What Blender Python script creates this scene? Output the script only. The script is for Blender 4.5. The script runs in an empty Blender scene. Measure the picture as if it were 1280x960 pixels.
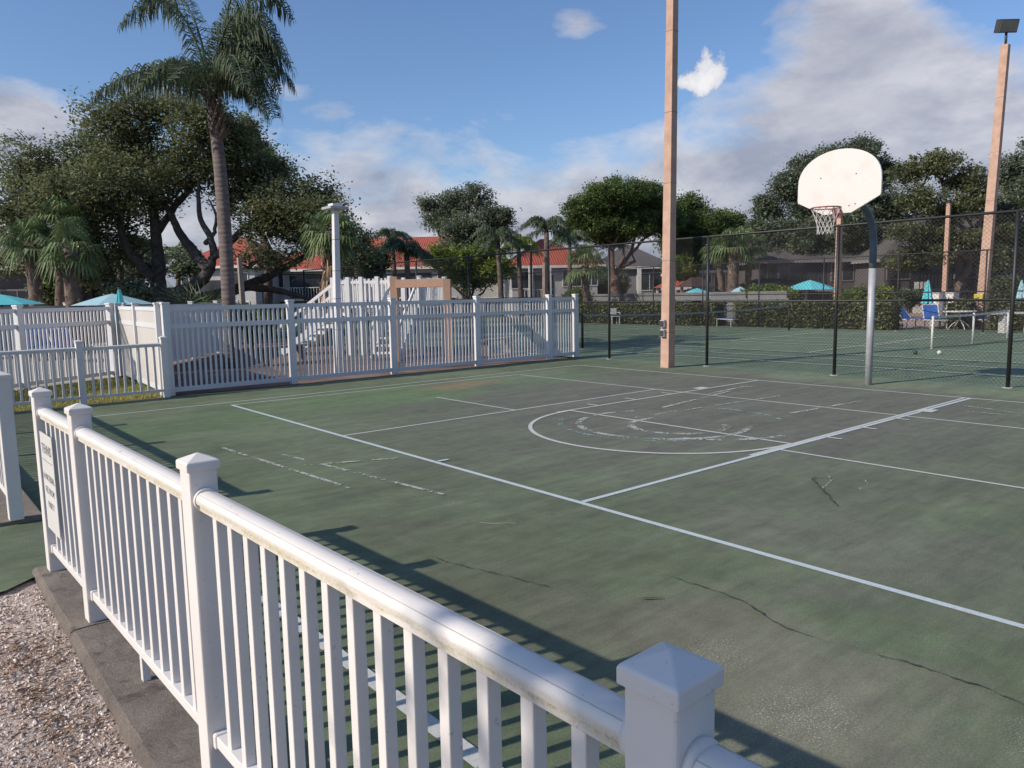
import bpy, math, random
from mathutils import Vector, Matrix, noise as mn
R = math.radians
random.seed(7)
C = bpy.context.scene.collection
sc = bpy.context.scene

# ------------------------------------------------------------------ camera
F, PITCH, ROLL, YAW, H = 938.3, 0.11944, -0.01922, 0.8742, 1.7675
fw = Vector((math.cos(YAW)*math.cos(PITCH), math.sin(YAW)*math.cos(PITCH), -math.sin(PITCH)))
r0 = Vector((math.sin(YAW), -math.cos(YAW), 0)); u0 = r0.cross(fw)
rt = math.cos(ROLL)*r0+math.sin(ROLL)*u0; up = -math.sin(ROLL)*r0+math.cos(ROLL)*u0
CAM = Vector((0, 0, H))
cd = bpy.data.cameras.new('camera'); cam = bpy.data.objects.new('camera', cd); C.objects.link(cam)
cd.sensor_width = 36; cd.lens = F/1280*36; cd.clip_start = .05; cd.clip_end = 3000
cam.matrix_world = Matrix(((rt.x, up.x, -fw.x, 0), (rt.y, up.y, -fw.y, 0), (rt.z, up.z, -fw.z, H), (0, 0, 0, 1)))
sc.camera = cam
def W(px, py, d):                     # point of the place seen in direction px,py at distance d
    return CAM+d*(fw+(px-640)/F*rt-(py-480)/F*up)
def G(px, py, z=0):
    v = fw+(px-640)/F*rt-(py-480)/F*up
    return CAM+v*((z-H)/v.z)
def GX(px, d):                        # ground point at distance d
    p = W(px, 368-.0192*(px-640), d); return Vector((p.x, p.y, 0))

# ------------------------------------------------------------------ materials
def nodes(name):
    m = bpy.data.materials.new(name); m.use_nodes = True
    nt = m.node_tree; b = nt.nodes['Principled BSDF']; return m, nt, b
def N(nt, t, **k):
    n = nt.nodes.new(t)
    for a, v in k.items():
        if a in n.inputs: n.inputs[a].default_value = v
        else: setattr(n, a, v)
    return n
def ramp(nt, fac, a, b, c0, c1):
    n = nt.nodes.new('ShaderNodeValToRGB'); e = n.color_ramp.elements
    e[0].position, e[1].position = a, b; e[0].color = (*c0, 1); e[1].color = (*c1, 1)
    nt.links.new(fac, n.inputs[0]); return n.outputs[0]
def mixc(nt, fac, a, b, mode='MIX'):
    n = nt.nodes.new('ShaderNodeMix'); n.data_type = 'RGBA'; n.blend_type = mode
    for i, v in ((0, fac), (6, a), (7, b)):
        if isinstance(v, (int, float)): n.inputs[i].default_value = v
        elif isinstance(v, tuple): n.inputs[i].default_value = (*v, 1)
        else: nt.links.new(v, n.inputs[i])
    return n.outputs[2]
def mth(nt, op, a, b=0., c=0., clamp=False):
    n = nt.nodes.new('ShaderNodeMath'); n.operation = op; n.use_clamp = clamp
    for i, v in enumerate((a, b, c)):
        if isinstance(v, (int, float)): n.inputs[i].default_value = v
        else: nt.links.new(v, n.inputs[i])
    return n.outputs[0]
def noise(nt, vec, scale, detail=4, rough=.55):
    n = N(nt, 'ShaderNodeTexNoise', Scale=scale, Detail=detail, Roughness=rough)
    if vec is not None: nt.links.new(vec, n.inputs['Vector'])
    return n.outputs[0]
def bump(nt, b, h, s, d):
    n = N(nt, 'ShaderNodeBump', Strength=s, Distance=d); nt.links.new(h, n.inputs['Height'])
    nt.links.new(n.outputs[0], b.inputs['Normal'])
def mat(name, c1, c2=None, rough=.6, scale=3., det=5, bs=0, bscale=40, bd=.01, lo=.35, hi=.65, metal=0, spec=.5):
    m, nt, b = nodes(name); b.inputs['Roughness'].default_value = rough; b.inputs['Metallic'].default_value = metal
    b.inputs['Specular IOR Level'].default_value = spec
    c2 = c2 or tuple(x*.8 for x in c1)
    v = N(nt, 'ShaderNodeTexCoord').outputs['Object']
    nt.links.new(ramp(nt, noise(nt, v, scale, det), lo, hi, c1, c2), b.inputs['Base Color'])
    if bs: bump(nt, b, noise(nt, v, bscale, 5), bs, bd)
    return m
def pos(nt): return N(nt, 'ShaderNodeNewGeometry').outputs['Position']
def leafmat(name, c1, c2, trans=.45, scale=.9):
    m, nt, b = nodes(name); v = pos(nt)
    c = ramp(nt, noise(nt, v, scale, 3), .35, .65, c1, c2)
    g = N(nt, 'ShaderNodeNewGeometry')
    hs = N(nt, 'ShaderNodeHueSaturation'); nt.links.new(c, hs.inputs['Color'])
    nt.links.new(mth(nt, 'MULTIPLY_ADD', g.outputs['Random Per Island'], .9, .55), hs.inputs['Value'])
    nt.links.new(mth(nt, 'MULTIPLY_ADD', g.outputs['Random Per Island'], .05, .475), hs.inputs['Hue'])
    nt.links.new(hs.outputs[0], b.inputs['Base Color']); b.inputs['Roughness'].default_value = .55
    b.inputs['Specular IOR Level'].default_value = .35
    t = N(nt, 'ShaderNodeBsdfTranslucent'); nt.links.new(hs.outputs[0], t.inputs['Color'])
    mx = N(nt, 'ShaderNodeMixShader'); mx.inputs[0].default_value = trans
    nt.links.new(b.outputs[0], mx.inputs[1]); nt.links.new(t.outputs[0], mx.inputs[2])
    nt.links.new(mx.outputs[0], nt.nodes['Material Output'].inputs[0]); return m

M = {}
def vinyl(name, base, dirt, mold=False):
    m, nt, b = nodes(name); b.inputs['Roughness'].default_value = .5
    tc = N(nt, 'ShaderNodeTexCoord').outputs['Object']
    col = ramp(nt, noise(nt, tc, 2.2, 5), .4, .75, base, tuple(x*.9 for x in base))
    sp = noise(nt, tc, 55, 3)
    col = mixc(nt, mth(nt, 'MULTIPLY', ramp(nt, sp, .66, .74, (0, 0, 0), (1, 1, 1)), .5), col, dirt)
    if mold:
        s = N(nt, 'ShaderNodeSeparateXYZ'); nt.links.new(tc, s.inputs[0])
        st = N(nt, 'ShaderNodeMapping'); st.inputs['Scale'].default_value = (.25, 1, 1); nt.links.new(tc, st.inputs[0])
        nz = noise(nt, st.outputs[0], 30, 5, .7); n2 = noise(nt, tc, 1.3, 2)
        band = mth(nt, 'SUBTRACT', 1., mth(nt, 'MULTIPLY', mth(nt, 'ABSOLUTE', mth(nt, 'SUBTRACT', s.outputs[2], 1.062)), 36.), clamp=True)
        f = mth(nt, 'MULTIPLY', band, ramp(nt, mth(nt, 'ADD', mth(nt, 'MULTIPLY', n2, .5), mth(nt, 'MULTIPLY', nz, .6)), .42, .60, (0, 0, 0), (1, 1, 1)))
        f = mth(nt, 'MULTIPLY', f, ramp(nt, noise(nt, tc, 140, 3, .7), .38, .6, (.35, .35, .35), (1, 1, 1)))
        col = mixc(nt, mth(nt, 'MULTIPLY', f, .95), col, (.36, .29, .09))
        sp2 = noise(nt, tc, 34, 2, .4)
        col = mixc(nt, mth(nt, 'MULTIPLY', ramp(nt, sp2, .70, .73, (0, 0, 0), (1, 1, 1)), mth(nt, 'MULTIPLY', ramp(nt, noise(nt, tc, 3, 2), .5, .6, (0, 0, 0), (1, 1, 1)), .7)), col, (.10, .09, .09))
    nt.links.new(col, b.inputs['Base Color']); bump(nt, b, noise(nt, tc, 90, 2), .04, .004); return m
M['vinyl'] = vinyl('white_vinyl', (.74, .70, .66), (.4, .37, .3))
M['rail'] = vinyl('weathered_white_vinyl', (.75, .71, .66), (.3, .28, .25), True)
M['vinyl_far'] = mat('white_vinyl_fence', (.68, .67, .67), (.6, .6, .6), .55, .8)
M['panel'] = mat('cream_vinyl_panel', (.62, .58, .53), (.56, .53, .49), .55, .8)
M['black'] = mat('black_coated_steel', (.012, .013, .014), (.02, .02, .02), .5, 4)
M['galv'] = mat('galvanized_steel', (.42, .43, .44), (.33, .34, .36), .5, 7, metal=.15)
M['tanpole'] = mat('peach_painted_concrete', (.53, .345, .255), (.41, .26, .195), .8, 3.5, det=8, bs=.5, bscale=40)
M['tanwood'] = mat('tan_painted_timber', (.40, .25, .165), (.33, .2, .135), .7, 3)
M['wood'] = mat('weathered_wood', (.30, .21, .17), (.2, .14, .11), .85, 4, bs=.3)
M['board'] = mat('white_backboard', (.66, .63, .59), (.62, .52, .44), .45, 2.3, lo=.5, hi=.85)
M['rim'] = mat('faded_red_steel', (.32, .10, .08), (.22, .08, .07), .5, 12)
M['cord'] = mat('white_cord', (.62, .58, .54), None, .8)
M['bark'] = mat('oak_bark', (.045, .037, .033), (.10, .085, .075), .9, 5, bs=.6, bscale=12, bd=.05)
M['palebark'] = mat('pale_bark', (.16, .12, .095), (.07, .05, .045), .9, 4, bs=.5, bscale=10, bd=.04)
M['redbark'] = mat('pine_bark', (.17, .10, .075), (.07, .045, .04), .9, 4, bs=.5, bscale=10, bd=.04)
M['teal'] = mat('teal_canvas', (.10, .50, .54), (.13, .56, .60), .8, 1.5)
M['paleteal'] = mat('faded_teal_canvas', (.36, .56, .6), (.30, .5, .55), .8, 1.5)
M['blue'] = mat('blue_strap_fabric', (.035, .13, .42), (.03, .1, .32), .6, 3)
M['white'] = mat('white_painted_metal', (.72, .70, .67), (.6, .58, .55), .5, 3)
M['dark'] = mat('dark_metal', (.03, .03, .03), (.05, .05, .05), .5, 3)
M['glass'] = mat('dark_window_glass', (.02, .022, .03), (.05, .055, .07), .12, .7)
M['whitewall'] = mat('white_stucco_wall', (.50, .48, .47), (.42, .41, .41), .9, .5, bs=.2)
M['beigewall'] = mat('beige_stucco_wall', (.52, .42, .34), (.46, .38, .31), .9, .5, bs=.2)
M['greywall'] = mat('grey_siding', (.22, .20, .21), (.18, .17, .18), .9, .5, bs=.2)
M['darkwall'] = mat('mauve_grey_siding', (.10, .085, .09), (.075, .065, .07), .9, .5, bs=.2)
def roofmat(name, c1, c2, c3, sx):
    m, nt, b = nodes(name); v = N(nt, 'ShaderNodeTexCoord').outputs['Object']
    w = N(nt, 'ShaderNodeTexWave', Scale=sx, Distortion=1.2, Detail=2); nt.links.new(v, w.inputs[0])
    c = ramp(nt, noise(nt, v, .6, 5), .35, .7, c1, c2)
    nt.links.new(mixc(nt, mth(nt, 'MULTIPLY', w.outputs[1], .35), c, c3), b.inputs['Base Color'])
    b.inputs['Roughness'].default_value = .85; bump(nt, b, w.outputs[1], .5, .06); return m
M['redroof'] = roofmat('terracotta_roof_tiles', (.42, .095, .055), (.32, .075, .048), (.18, .045, .03), 1.6)
M['greyroof'] = roofmat('grey_roof_shingles', (.125, .11, .105), (.09, .08, .08), (.06, .055, .055), 2.2)
M['darkroof'] = roofmat('brown_roof_shingles', (.075, .045, .038), (.05, .035, .03), (.03, .02, .02), 2.2)
M['oak'] = leafmat('oak_leaves', (.17, .20, .105), (.09, .11, .062))
M['oak2'] = leafmat('greygreen_oak_leaves', (.23, .265, .175), (.125, .155, .10))
M['oakw'] = leafmat('olive_oak_leaves', (.235, .25, .125), (.12, .14, .072))
M['pine'] = leafmat('pine_needles', (.17, .235, .075), (.085, .125, .048))
M['yel'] = leafmat('yellowgreen_leaves', (0.298, 0.333, 0.061), (0.088, 0.149, 0.035))
M['palm'] = leafmat('palm_leaflets', (.105, .135, .07), (.06, .085, .045), .2)
M['fan'] = leafmat('fan_palm_leaves', (0.175, 0.228, 0.088), (0.079, 0.123, 0.052), .2)
M['dry'] = leafmat('dry_palm_thatch', (0.455, 0.298, 0.175), (0.228, 0.140, 0.088), .1)
M['hedge'] = leafmat('hedge_leaves', (.22, .23, .095), (.12, .135, .062), .15, 1.6)
M['grass'] = leafmat('grass_blades', (.42, .38, .13), (.22, .25, .075), .2, 2.5)

# ------------------------------------------------------------------ mesh builder
class MB:
    def __init__(s): s.v = []; s.f = []; s.sm = []
    def quad(s, *p):
        n = len(s.v); s.v += [tuple(x) for x in p]; s.f.append(tuple(range(n, n+len(p)))); s.sm.append(False)
    def box(s, c, d, M4=None):
        x, y, z = (a/2 for a in d); n = len(s.v)
        for i in (-1, 1):
            for j in (-1, 1):
                for k in (-1, 1):
                    p = Vector((c[0]+i*x, c[1]+j*y, c[2]+k*z)) if M4 is None else M4 @ Vector((i*x, j*y, k*z))+Vector(c)
                    s.v.append(tuple(p))
        for a in ((0, 1, 3, 2), (4, 6, 7, 5), (0, 4, 5, 1), (2, 3, 7, 6), (0, 2, 6, 4), (1, 5, 7, 3)):
            s.f.append(tuple(n+i for i in a)); s.sm.append(False)
        return s
    def bar(s, a, b, w, h, upv=(0, 0, 1)):
        a, b = Vector(a), Vector(b); d = b-a; L = d.length; d.normalize()
        u = Vector(upv)
        if abs(d.dot(u)) > .98: u = Vector((1, 0, 0))
        x = d.cross(u).normalized(); y = x.cross(d)
        m = Matrix((x, d, y)).transposed()
        return s.box((a+b)/2, (w, L, h), m)
    def tube(s, pts, rad, n=8, cap=True, smooth=True, tw=0):
        P = [Vector(p) for p in pts]; base = len(s.v); prev = None
        if not hasattr(rad, '__len__'): rad = [rad]*len(P)
        for i, p in enumerate(P):
            t = (P[min(i+1, len(P)-1)]-P[max(i-1, 0)]).normalized()
            if prev is None:
                prev = Vector((1, 0, 0)) if abs(t.z) > .9 else Vector((0, 0, 1))
            x = (prev-t*prev.dot(t))
            if x.length < 1e-4: x = t.orthogonal()
            x.normalize(); prev = x; y = t.cross(x)
            for k in range(n):
                a = 2*math.pi*k/n+tw
                s.v.append(tuple(p+rad[i]*(math.cos(a)*x+math.sin(a)*y)))
        for i in range(len(P)-1):
            for k in range(n):
                a = base+i*n+k; b = base+i*n+(k+1) % n
                s.f.append((a, b, b+n, a+n)); s.sm.append(smooth)
        if cap:
            s.f.append(tuple(base+k for k in range(n))[::-1]); s.sm.append(False)
            s.f.append(tuple(base+(len(P)-1)*n+k for k in range(n))); s.sm.append(False)
        return s
    def prism(s, poly, z0, z1):
        n = len(poly); b = len(s.v)
        s.v += [(p[0], p[1], z0) for p in poly]+[(p[0], p[1], z1) for p in poly]
        s.f.append(tuple(b+i for i in range(n))[::-1]); s.f.append(tuple(b+n+i for i in range(n))); s.sm += [False]*2
        for i in range(n):
            j = (i+1) % n; s.f.append((b+i, b+j, b+n+j, b+n+i)); s.sm.append(False)
        return s
    def build(s, name, m, parent=None, bevel=0, M4=None):
        me = bpy.data.meshes.new(name); vv = s.v if M4 is None else [tuple(M4 @ Vector(v)) for v in s.v]
        me.from_pydata(vv, [], s.f); me.polygons.foreach_set('use_smooth', s.sm); me.materials.append(m); me.update()
        o = bpy.data.objects.new(name, me); C.objects.link(o)
        if parent: o.parent = parent
        if bevel:
            b = o.modifiers.new('bevel', 'BEVEL'); b.width = bevel; b.segments = 2; b.limit_method = 'ANGLE'
        return o
def tag(o, label=None, cat=None, group=None, kind=None):
    if label: o['label'] = label
    if cat: o['category'] = cat
    if group: o['group'] = group
    if kind: o['kind'] = kind
    return o
def empty(name, loc, rz=0, label=None, cat=None, group=None):
    o = bpy.data.objects.new(name, None); C.objects.link(o); o.location = loc; o.rotation_euler = (0, 0, rz)
    o.empty_display_size = .2
    return tag(o, label, cat, group)
def copy_tree(o, parent=None):
    c = o.copy(); C.objects.link(c)
    if parent: c.parent = parent
    for ch in [x for x in bpy.data.objects if x.parent == o]: copy_tree(ch, c)
    return c
def rnd(a, b): return random.uniform(a, b)

# ------------------------------------------------------------------ ground, court
def sheet(name, poly, z, m, kind='structure', sub=0):
    mb = MB(); mb.quad(*[(p[0], p[1], z) for p in poly]); o = mb.build(name, m); tag(o, kind=kind); return o
def groundmat(name, c1, c2, c3, s1, s2, bs, bsc):
    m, nt, b = nodes(name); v = pos(nt)
    c = ramp(nt, noise(nt, v, s1, 6), .35, .65, c1, c2)
    c = mixc(nt, ramp(nt, noise(nt, v, s2, 3), .45, .7, (0, 0, 0), (1, 1, 1)), c, c3)
    nt.links.new(c, b.inputs['Base Color']); b.inputs['Roughness'].default_value = .95
    b.inputs['Specular IOR Level'].default_value = .2
    bump(nt, b, noise(nt, v, bsc, 6), bs, .03); return m
sheet('ground', [(-1500, -1500), (1500, -1500), (1500, 1500), (-1500, 1500)], -.06,
      groundmat('distant_lawn', (.06, .08, .03), (.09, .09, .045), (.12, .10, .06), .4, 6, .4, 20))

def courtmat(name, second=False):
    m, nt, b = nodes(name); v = pos(nt)
    big = noise(nt, v, .33, 3, .5); mid = noise(nt, v, 1.1, 5, .6); fine = noise(nt, v, 85, 4, .75)
    st = N(nt, 'ShaderNodeMapping'); st.inputs['Scale'].default_value = (.26, 1.5, 1); st.inputs['Rotation'].default_value = (0, 0, -.12); nt.links.new(v, st.inputs[0])
    streak = noise(nt, st.outputs[0], 1.5, 4, .65)
    green, dark, light, grey = ((.124, .160, .096), (.088, .106, .066), (.168, .214, .128), (.130, .128, .110))
    if second: green, dark, light, grey = ((.140, .188, .130), (.118, .160, .112), (.155, .205, .14), (.15, .165, .135))
    c = ramp(nt, mid, .3, .7, dark, green)
    c = mixc(nt, mth(nt, 'MULTIPLY', ramp(nt, big, .5, .72, (0, 0, 0), (1, 1, 1)), .6), c, light)
    if not second:
        # grey worn coating around the shooting area
        d = N(nt, 'ShaderNodeVectorMath', operation='DISTANCE'); nt.links.new(v, d.inputs[0]); d.inputs[1].default_value = (10., 7.0, 0)
        wf = ramp(nt, mth(nt, 'ADD', mth(nt, 'MULTIPLY', d.outputs['Value'], .14), mth(nt, 'MULTIPLY', mth(nt, 'SUBTRACT', streak, .5), 1.0)), .42, .95, (1, 1, 1), (0, 0, 0))
        c = mixc(nt, mth(nt, 'MULTIPLY', wf, .85), c, grey)
        c = mixc(nt, mth(nt, 'MULTIPLY', ramp(nt, streak, .52, .70, (0, 0, 0), (1, 1, 1)), .5), c, (.135, .130, .115))
        # green mossy patches along the far left side, a rusty stain
        def spot(cx, cy, sc_, col, amt, sx=1., sy=1.):
            nonlocal c
            mp = N(nt, 'ShaderNodeMapping'); mp.inputs['Scale'].default_value = (sx, sy, 0); nt.links.new(v, mp.inputs[0])
            dd = N(nt, 'ShaderNodeVectorMath', operation='DISTANCE'); nt.links.new(mp.outputs[0], dd.inputs[0]); dd.inputs[1].default_value = (cx*sx, cy*sy, 0)
            ff = ramp(nt, mth(nt, 'ADD', mth(nt, 'MULTIPLY', dd.outputs['Value'], 1/sc_), mth(nt, 'MULTIPLY', mth(nt, 'SUBTRACT', mid, .5), 1.8)), .45, 1.1, (1, 1, 1), (0, 0, 0))
            c = mixc(nt, mth(nt, 'MULTIPLY', ff, amt), c, col)
        spot(6.9, 11.6, 1.6, (.115, .18, .085), .65, .6, 1)
        spot(10.3, 11.7, 1.3, (.13, .19, .105), .5, .6, 1)
        spot(3.4, 11.2, 1.3, (.10, .155, .075), .5, .7, 1)
        spot(8.6, 11.9, .8, (.20, .155, .10), .8, .7, 1.2)
        spot(3.0, 1.9, .85, (.175, .17, .13), .85, 1.1, .55)
        spot(2.9, 3.6, 1.0, (.105, .108, .074), .6, 1, .5)
        spot(5.0, 2.2, 1.2, (.155, .155, .125), .55, 1, .8)
        spot(14.0, 3.5, 1.0, (.18, .21, .14), .6, 1.2, .12)
        gritspot = 0.
        for gx, gy, gr_ in ((3.0, 2.05, .42), (2.85, 1.5, .5), (3.3, .7, .5), (3.6, 5.1, .25)):
            dd = N(nt, 'ShaderNodeVectorMath', operation='DISTANCE'); nt.links.new(v, dd.inputs[0]); dd.inputs[1].default_value = (gx, gy, 0)
            gritspot = mth(nt, 'MAXIMUM', gritspot, ramp(nt, mth(nt, 'ADD', mth(nt, 'DIVIDE', dd.outputs['Value'], gr_), mth(nt, 'MULTIPLY', mid, .9)), .7, 1.6, (1.3, 1.3, 1.3), (0, 0, 0)))
        wht = noise(nt, v, 120, 3, .6)
        gr = mth(nt, 'MULTIPLY', ramp(nt, wht, .56, .66, (0, 0, 0), (1, 1, 1)), mth(nt, 'ADD', ramp(nt, noise(nt, v, .9, 3), .5, .68, (.05, .05, .05), (.5, .5, .5)), gritspot))
        c = mixc(nt, mth(nt, 'MULTIPLY', gr, .6), c, (.50, .48, .40))
    m2 = noise(nt, v, 5.5, 9, .68); m3 = noise(nt, st.outputs[0], 7, 6, .7)
    c = mixc(nt, .62, c, ramp(nt, mth(nt, 'ADD', mth(nt, 'MULTIPLY', m2, .55), mth(nt, 'MULTIPLY', m3, .55)), .36, .64, (.34, .33, .35), (.68, .69, .64)), 'OVERLAY')
    c = mixc(nt, .45, c, ramp(nt, streak, .35, .68, (.38, .38, .38), (.64, .65, .61)), 'OVERLAY')
    c = mixc(nt, .7, c, ramp(nt, fine, .3, .7, (.32, .32, .32), (.68, .68, .68)), 'OVERLAY')
    nt.links.new(c, b.inputs['Base Color']); b.inputs['Roughness'].default_value = .82
    b.inputs['Specular IOR Level'].default_value = .25
    bump(nt, b, fine, .35, .006); return m
M['court'] = courtmat('worn_green_court'); M['court2'] = courtmat('green_tennis_surface', True)
edge = [(-6, 14.62), (-6, 5.5), (-2, 5.42), (.1, 5.40), (.45, 5.47), (.62, 5.62), (.66, 5.5), (.8, -8), (14.60, -8), (14.60, 14.62)]
court = sheet('basketball_court', edge, 0, M['court'])
tennis = sheet('tennis_court', [(14.60, -8), (33.4, -8), (33.4, 45), (14.60, 45)], -.004, M['court2'])

def paint(name, c):
    m, nt, b = nodes(name); v = pos(nt)
    f = ramp(nt, noise(nt, v, 45, 5, .75), .50, .72, (0, 0, 0), (1, 1, 1))
    nt.links.new(mixc(nt, mth(nt, 'MULTIPLY', f, .55), c, (.19, .20, .16)), b.inputs['Base Color']); b.inputs['Roughness'].default_value = .8
    return m
def faded(name, c, th=.5):
    m, nt, b = nodes(name); v = pos(nt)
    nt.links.new(mixc(nt, 0., c, c), b.inputs['Base Color']); b.inputs['Roughness'].default_value = .8
    f = mth(nt, 'MULTIPLY', ramp(nt, mth(nt, 'ADD', mth(nt, 'MULTIPLY', noise(nt, v, 24, 5, .7), .6), mth(nt, 'MULTIPLY', noise(nt, v, 3, 3), .45)), th, th+.08, (0, 0, 0), (1, 1, 1)), .75)
    nt.links.new(f, b.inputs['Alpha']); return m
M['line'] = paint('white_line_paint', (.52, .53, .49)); M['bline'] = paint('pale_blue_line_paint', (.50, .57, .58))
M['fade'] = faded('flaking_line_paint', (.52, .53, .48), .49); M['cyan'] = faded('flaking_teal_line_paint', (.32, .50, .50), .52)
M['crack'] = mat('crack_filler', (.045, .048, .036), (.075, .08, .06), .95, 6)
lz = [.0030]
def line(x0, y0, x1, y1, w=.05, m='line', par=court, name='painted_line'):
    lz[0] += .0002; z = lz[0]
    d = Vector((x1-x0, y1-y0, 0)); L = d.length; d.normalize(); n = Vector((-d.y, d.x, 0))*w/2
    mb = MB(); k = max(2, int(L/.6)); pts = []
    for i in range(k):
        a = Vector((x0, y0, z))+d*L*i/k; b_ = Vector((x0, y0, z))+d*L*(i+1)/k
        mb.quad(a-n, b_-n, b_+n, a+n)
    return mb.build(name, M[m], par)
line(13.015, -7.5, 13.015, 12.98); line(1.9, 12.985, 12.99, 12.985, .045)
line(4.40, -7.5, 4.40, 12.62, .055, 'bline'); line(10.65, -7.5, 10.65, 12.46, .045)
line(4.43, 12.62, 10.62, 12.52, .045)
line(4.43, 8.675, 10.62, 8.675, .045)
line(4.43, 4.39, 13.0, 4.33, .055, 'bline'); line(7.0, 4.42, 13.0, 4.41, .05)
line(7.31, 8.65, 7.31, 10.8, .04); line(7.48, 4.34, 7.52, -6, .045)
line(7.6, 8.06, 13.0, 8.06, .05); line(7.86, 4.42, 7.86, 8.03, .05)
def crack(pts, w=.012, name='crack', m='crack'):
    lz[0] += .0001; z = lz[0]; P = []
    for (a, b_) in zip(pts, pts[1:]):
        L = math.hypot(b_[0]-a[0], b_[1]-a[1]); n = max(2, int(L/.025))
        for i in range(n): t = i/n; P.append((a[0]+(b_[0]-a[0])*t+rnd(-.009, .009)+.03*mn.noise(Vector((a[0]*5+t*L*4, a[1], 0))), a[1]+(b_[1]-a[1])*t+rnd(-.009, .009), z))
    mb = MB(); 
    for i in range(len(P)-1):
        a, b_ = Vector(P[i]), Vector(P[i+1]); d = (b_-a).normalized(); nn = Vector((-d.y, d.x, 0))
        w0 = w*(.25+abs(math.sin(i*.37+P[0][0])))/2*(1 if (i//13) % 4 else .12); w1 = w*(.25+abs(math.sin((i+1)*.37+P[0][0])))/2*(1 if ((i+1)//13) % 4 else .12)
        mb.quad(a-nn*w0, b_-nn*w1, b_+nn*w1, a+nn*w0)
    mb.build(name, M[m], court)
def arc(cx, cy, r, a0, a1, w, m, n=48, asp=1.):
    lz[0] += .0002; mb = MB(); z = lz[0]
    for i in range(n):
        a, b_ = a0+(a1-a0)*i/n, a0+(a1-a0)*(i+1)/n
        q = [(cx+(r+s*w/2)*math.cos(t), cy+(r+s*w/2)*math.sin(t)*asp, z) for t, s in ((a, -1), (b_, -1), (b_, 1), (a, 1))]
        mb.quad(*q)
    return mb.build('painted_arc', M[m], court)
arc(7.86, 6.23, 1.80, math.pi/2, 3*math.pi/2, .055, 'line')
arc(7.93, 6.35, 1.12, R(60), R(300), .09, 'fade'); arc(8.0, 6.45, 1.35, R(120), R(255), .07, 'cyan')
arc(7.95, 6.1, .62, R(70), R(320), .10, 'fade'); arc(8.35, 5.9, 1.15, R(200), R(265), .10, 'fade')
arc(8.3, 6.2, 1.25, R(-60), R(30), .06, 'cyan')
for y, s in ((8.06, 1), (4.40, -1)):
    for x in (8.5, 9.4, 10.35): line(x, y+s*.03, x, y+s*.24, .05)
    line(11.3, y+s*.02, 11.3, y+s*.2, .28)
line(9.0, 7.2, 11.3, 7.55, .07, 'fade'); line(10.7, 7.6, 12.05, 7.72, .07, 'fade'); line(8.0, 6.9, 11.3, 6.6, .05, 'fade')
line(9.8, 5.55, 11.6, 5.4, .08, 'fade'); line(11.6, 3.2, 11.6, 3.9, .05, 'fade'); line(1.59, 4.3, 1.60, -6, .08); line(4.43, 6.55, 4.56, 6.55, .05, 'bline')
line(12.0, 7.3, 12.0, 7.75, .05, 'fade'); line(11.9, 3.4, 12.1, 4.1, .06, 'fade')
LATER = [(3.0, 9.0, 3.2, 6.2), (3.35, 8.2, 3.7, 5.4)]
for q_ in LATER: line(*q_, .045, 'fade')
line(3.3, 7.4, 4.2, 7.0, .05, 'fade'); crack([(3.43, 4.52), (3.52, 4.42), (3.62, 4.30)], .05, m='line')
# tennis lines
def tl(*a): line(*a, w=.075, m='line', par=tennis)
TX0, TX1, TY0, TY1 = 18.1, 29.1, 5.1, 28.9
for y in (TY0, TY1): tl(TX0, y, TX1, y)
for x in (TX0, 19.5, 27.7, TX1): tl(x, TY0, x, TY1)
tl(19.5, 10.6, 27.7, 10.6); tl(19.5, 23.4, 27.7, 23.4); tl(23.6, 10.6, 23.6, 23.4)
for x in (22.4, 28.5): tl(x, 1.6, x, 15.0)
for y in (1.6, 6.1, 10.35, 15.0): tl(22.4, y, 28.5, y)
tl(25.45, 10.35, 25.45, 15.0); tl(16.6, -7, 16.6, 20)
# cracks
crack([(3.6, 3.1), (3.62, 2.3), (3.45, 1.95), (3.5, 1.7), (3.56, 1.3), (3.54, .9), (3.7, .3)], .010)
crack([(3.0, 2.95), (3.2, 2.72), (3.33, 2.62)], .012); crack([(2.7, 4.4), (2.75, 3.9), (2.95, 3.2)], .008)
crack([(6.9, 3.5), (6.5, 3.45), (6.1, 3.1), (5.8, 2.86)], .018); crack([(6.95, 3.6), (6.6, 3.3), (6.2, 3.2)], .014, m='fade')
crack([(5.6, 1.6), (5.1, 1.3), (5.0, .8)], .01)
crack([(2.3, 8.7), (2.5, 8.0), (2.4, 7.4)], .012)
crack([(12.9, 13.1), (12.2, 13.4), (10.1, 13.3), (8, 13.6)], .02); crack([(6.8, 3.1), (6.55, 2.95), (6.4, 2.98)], .05, m='fade')

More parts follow.
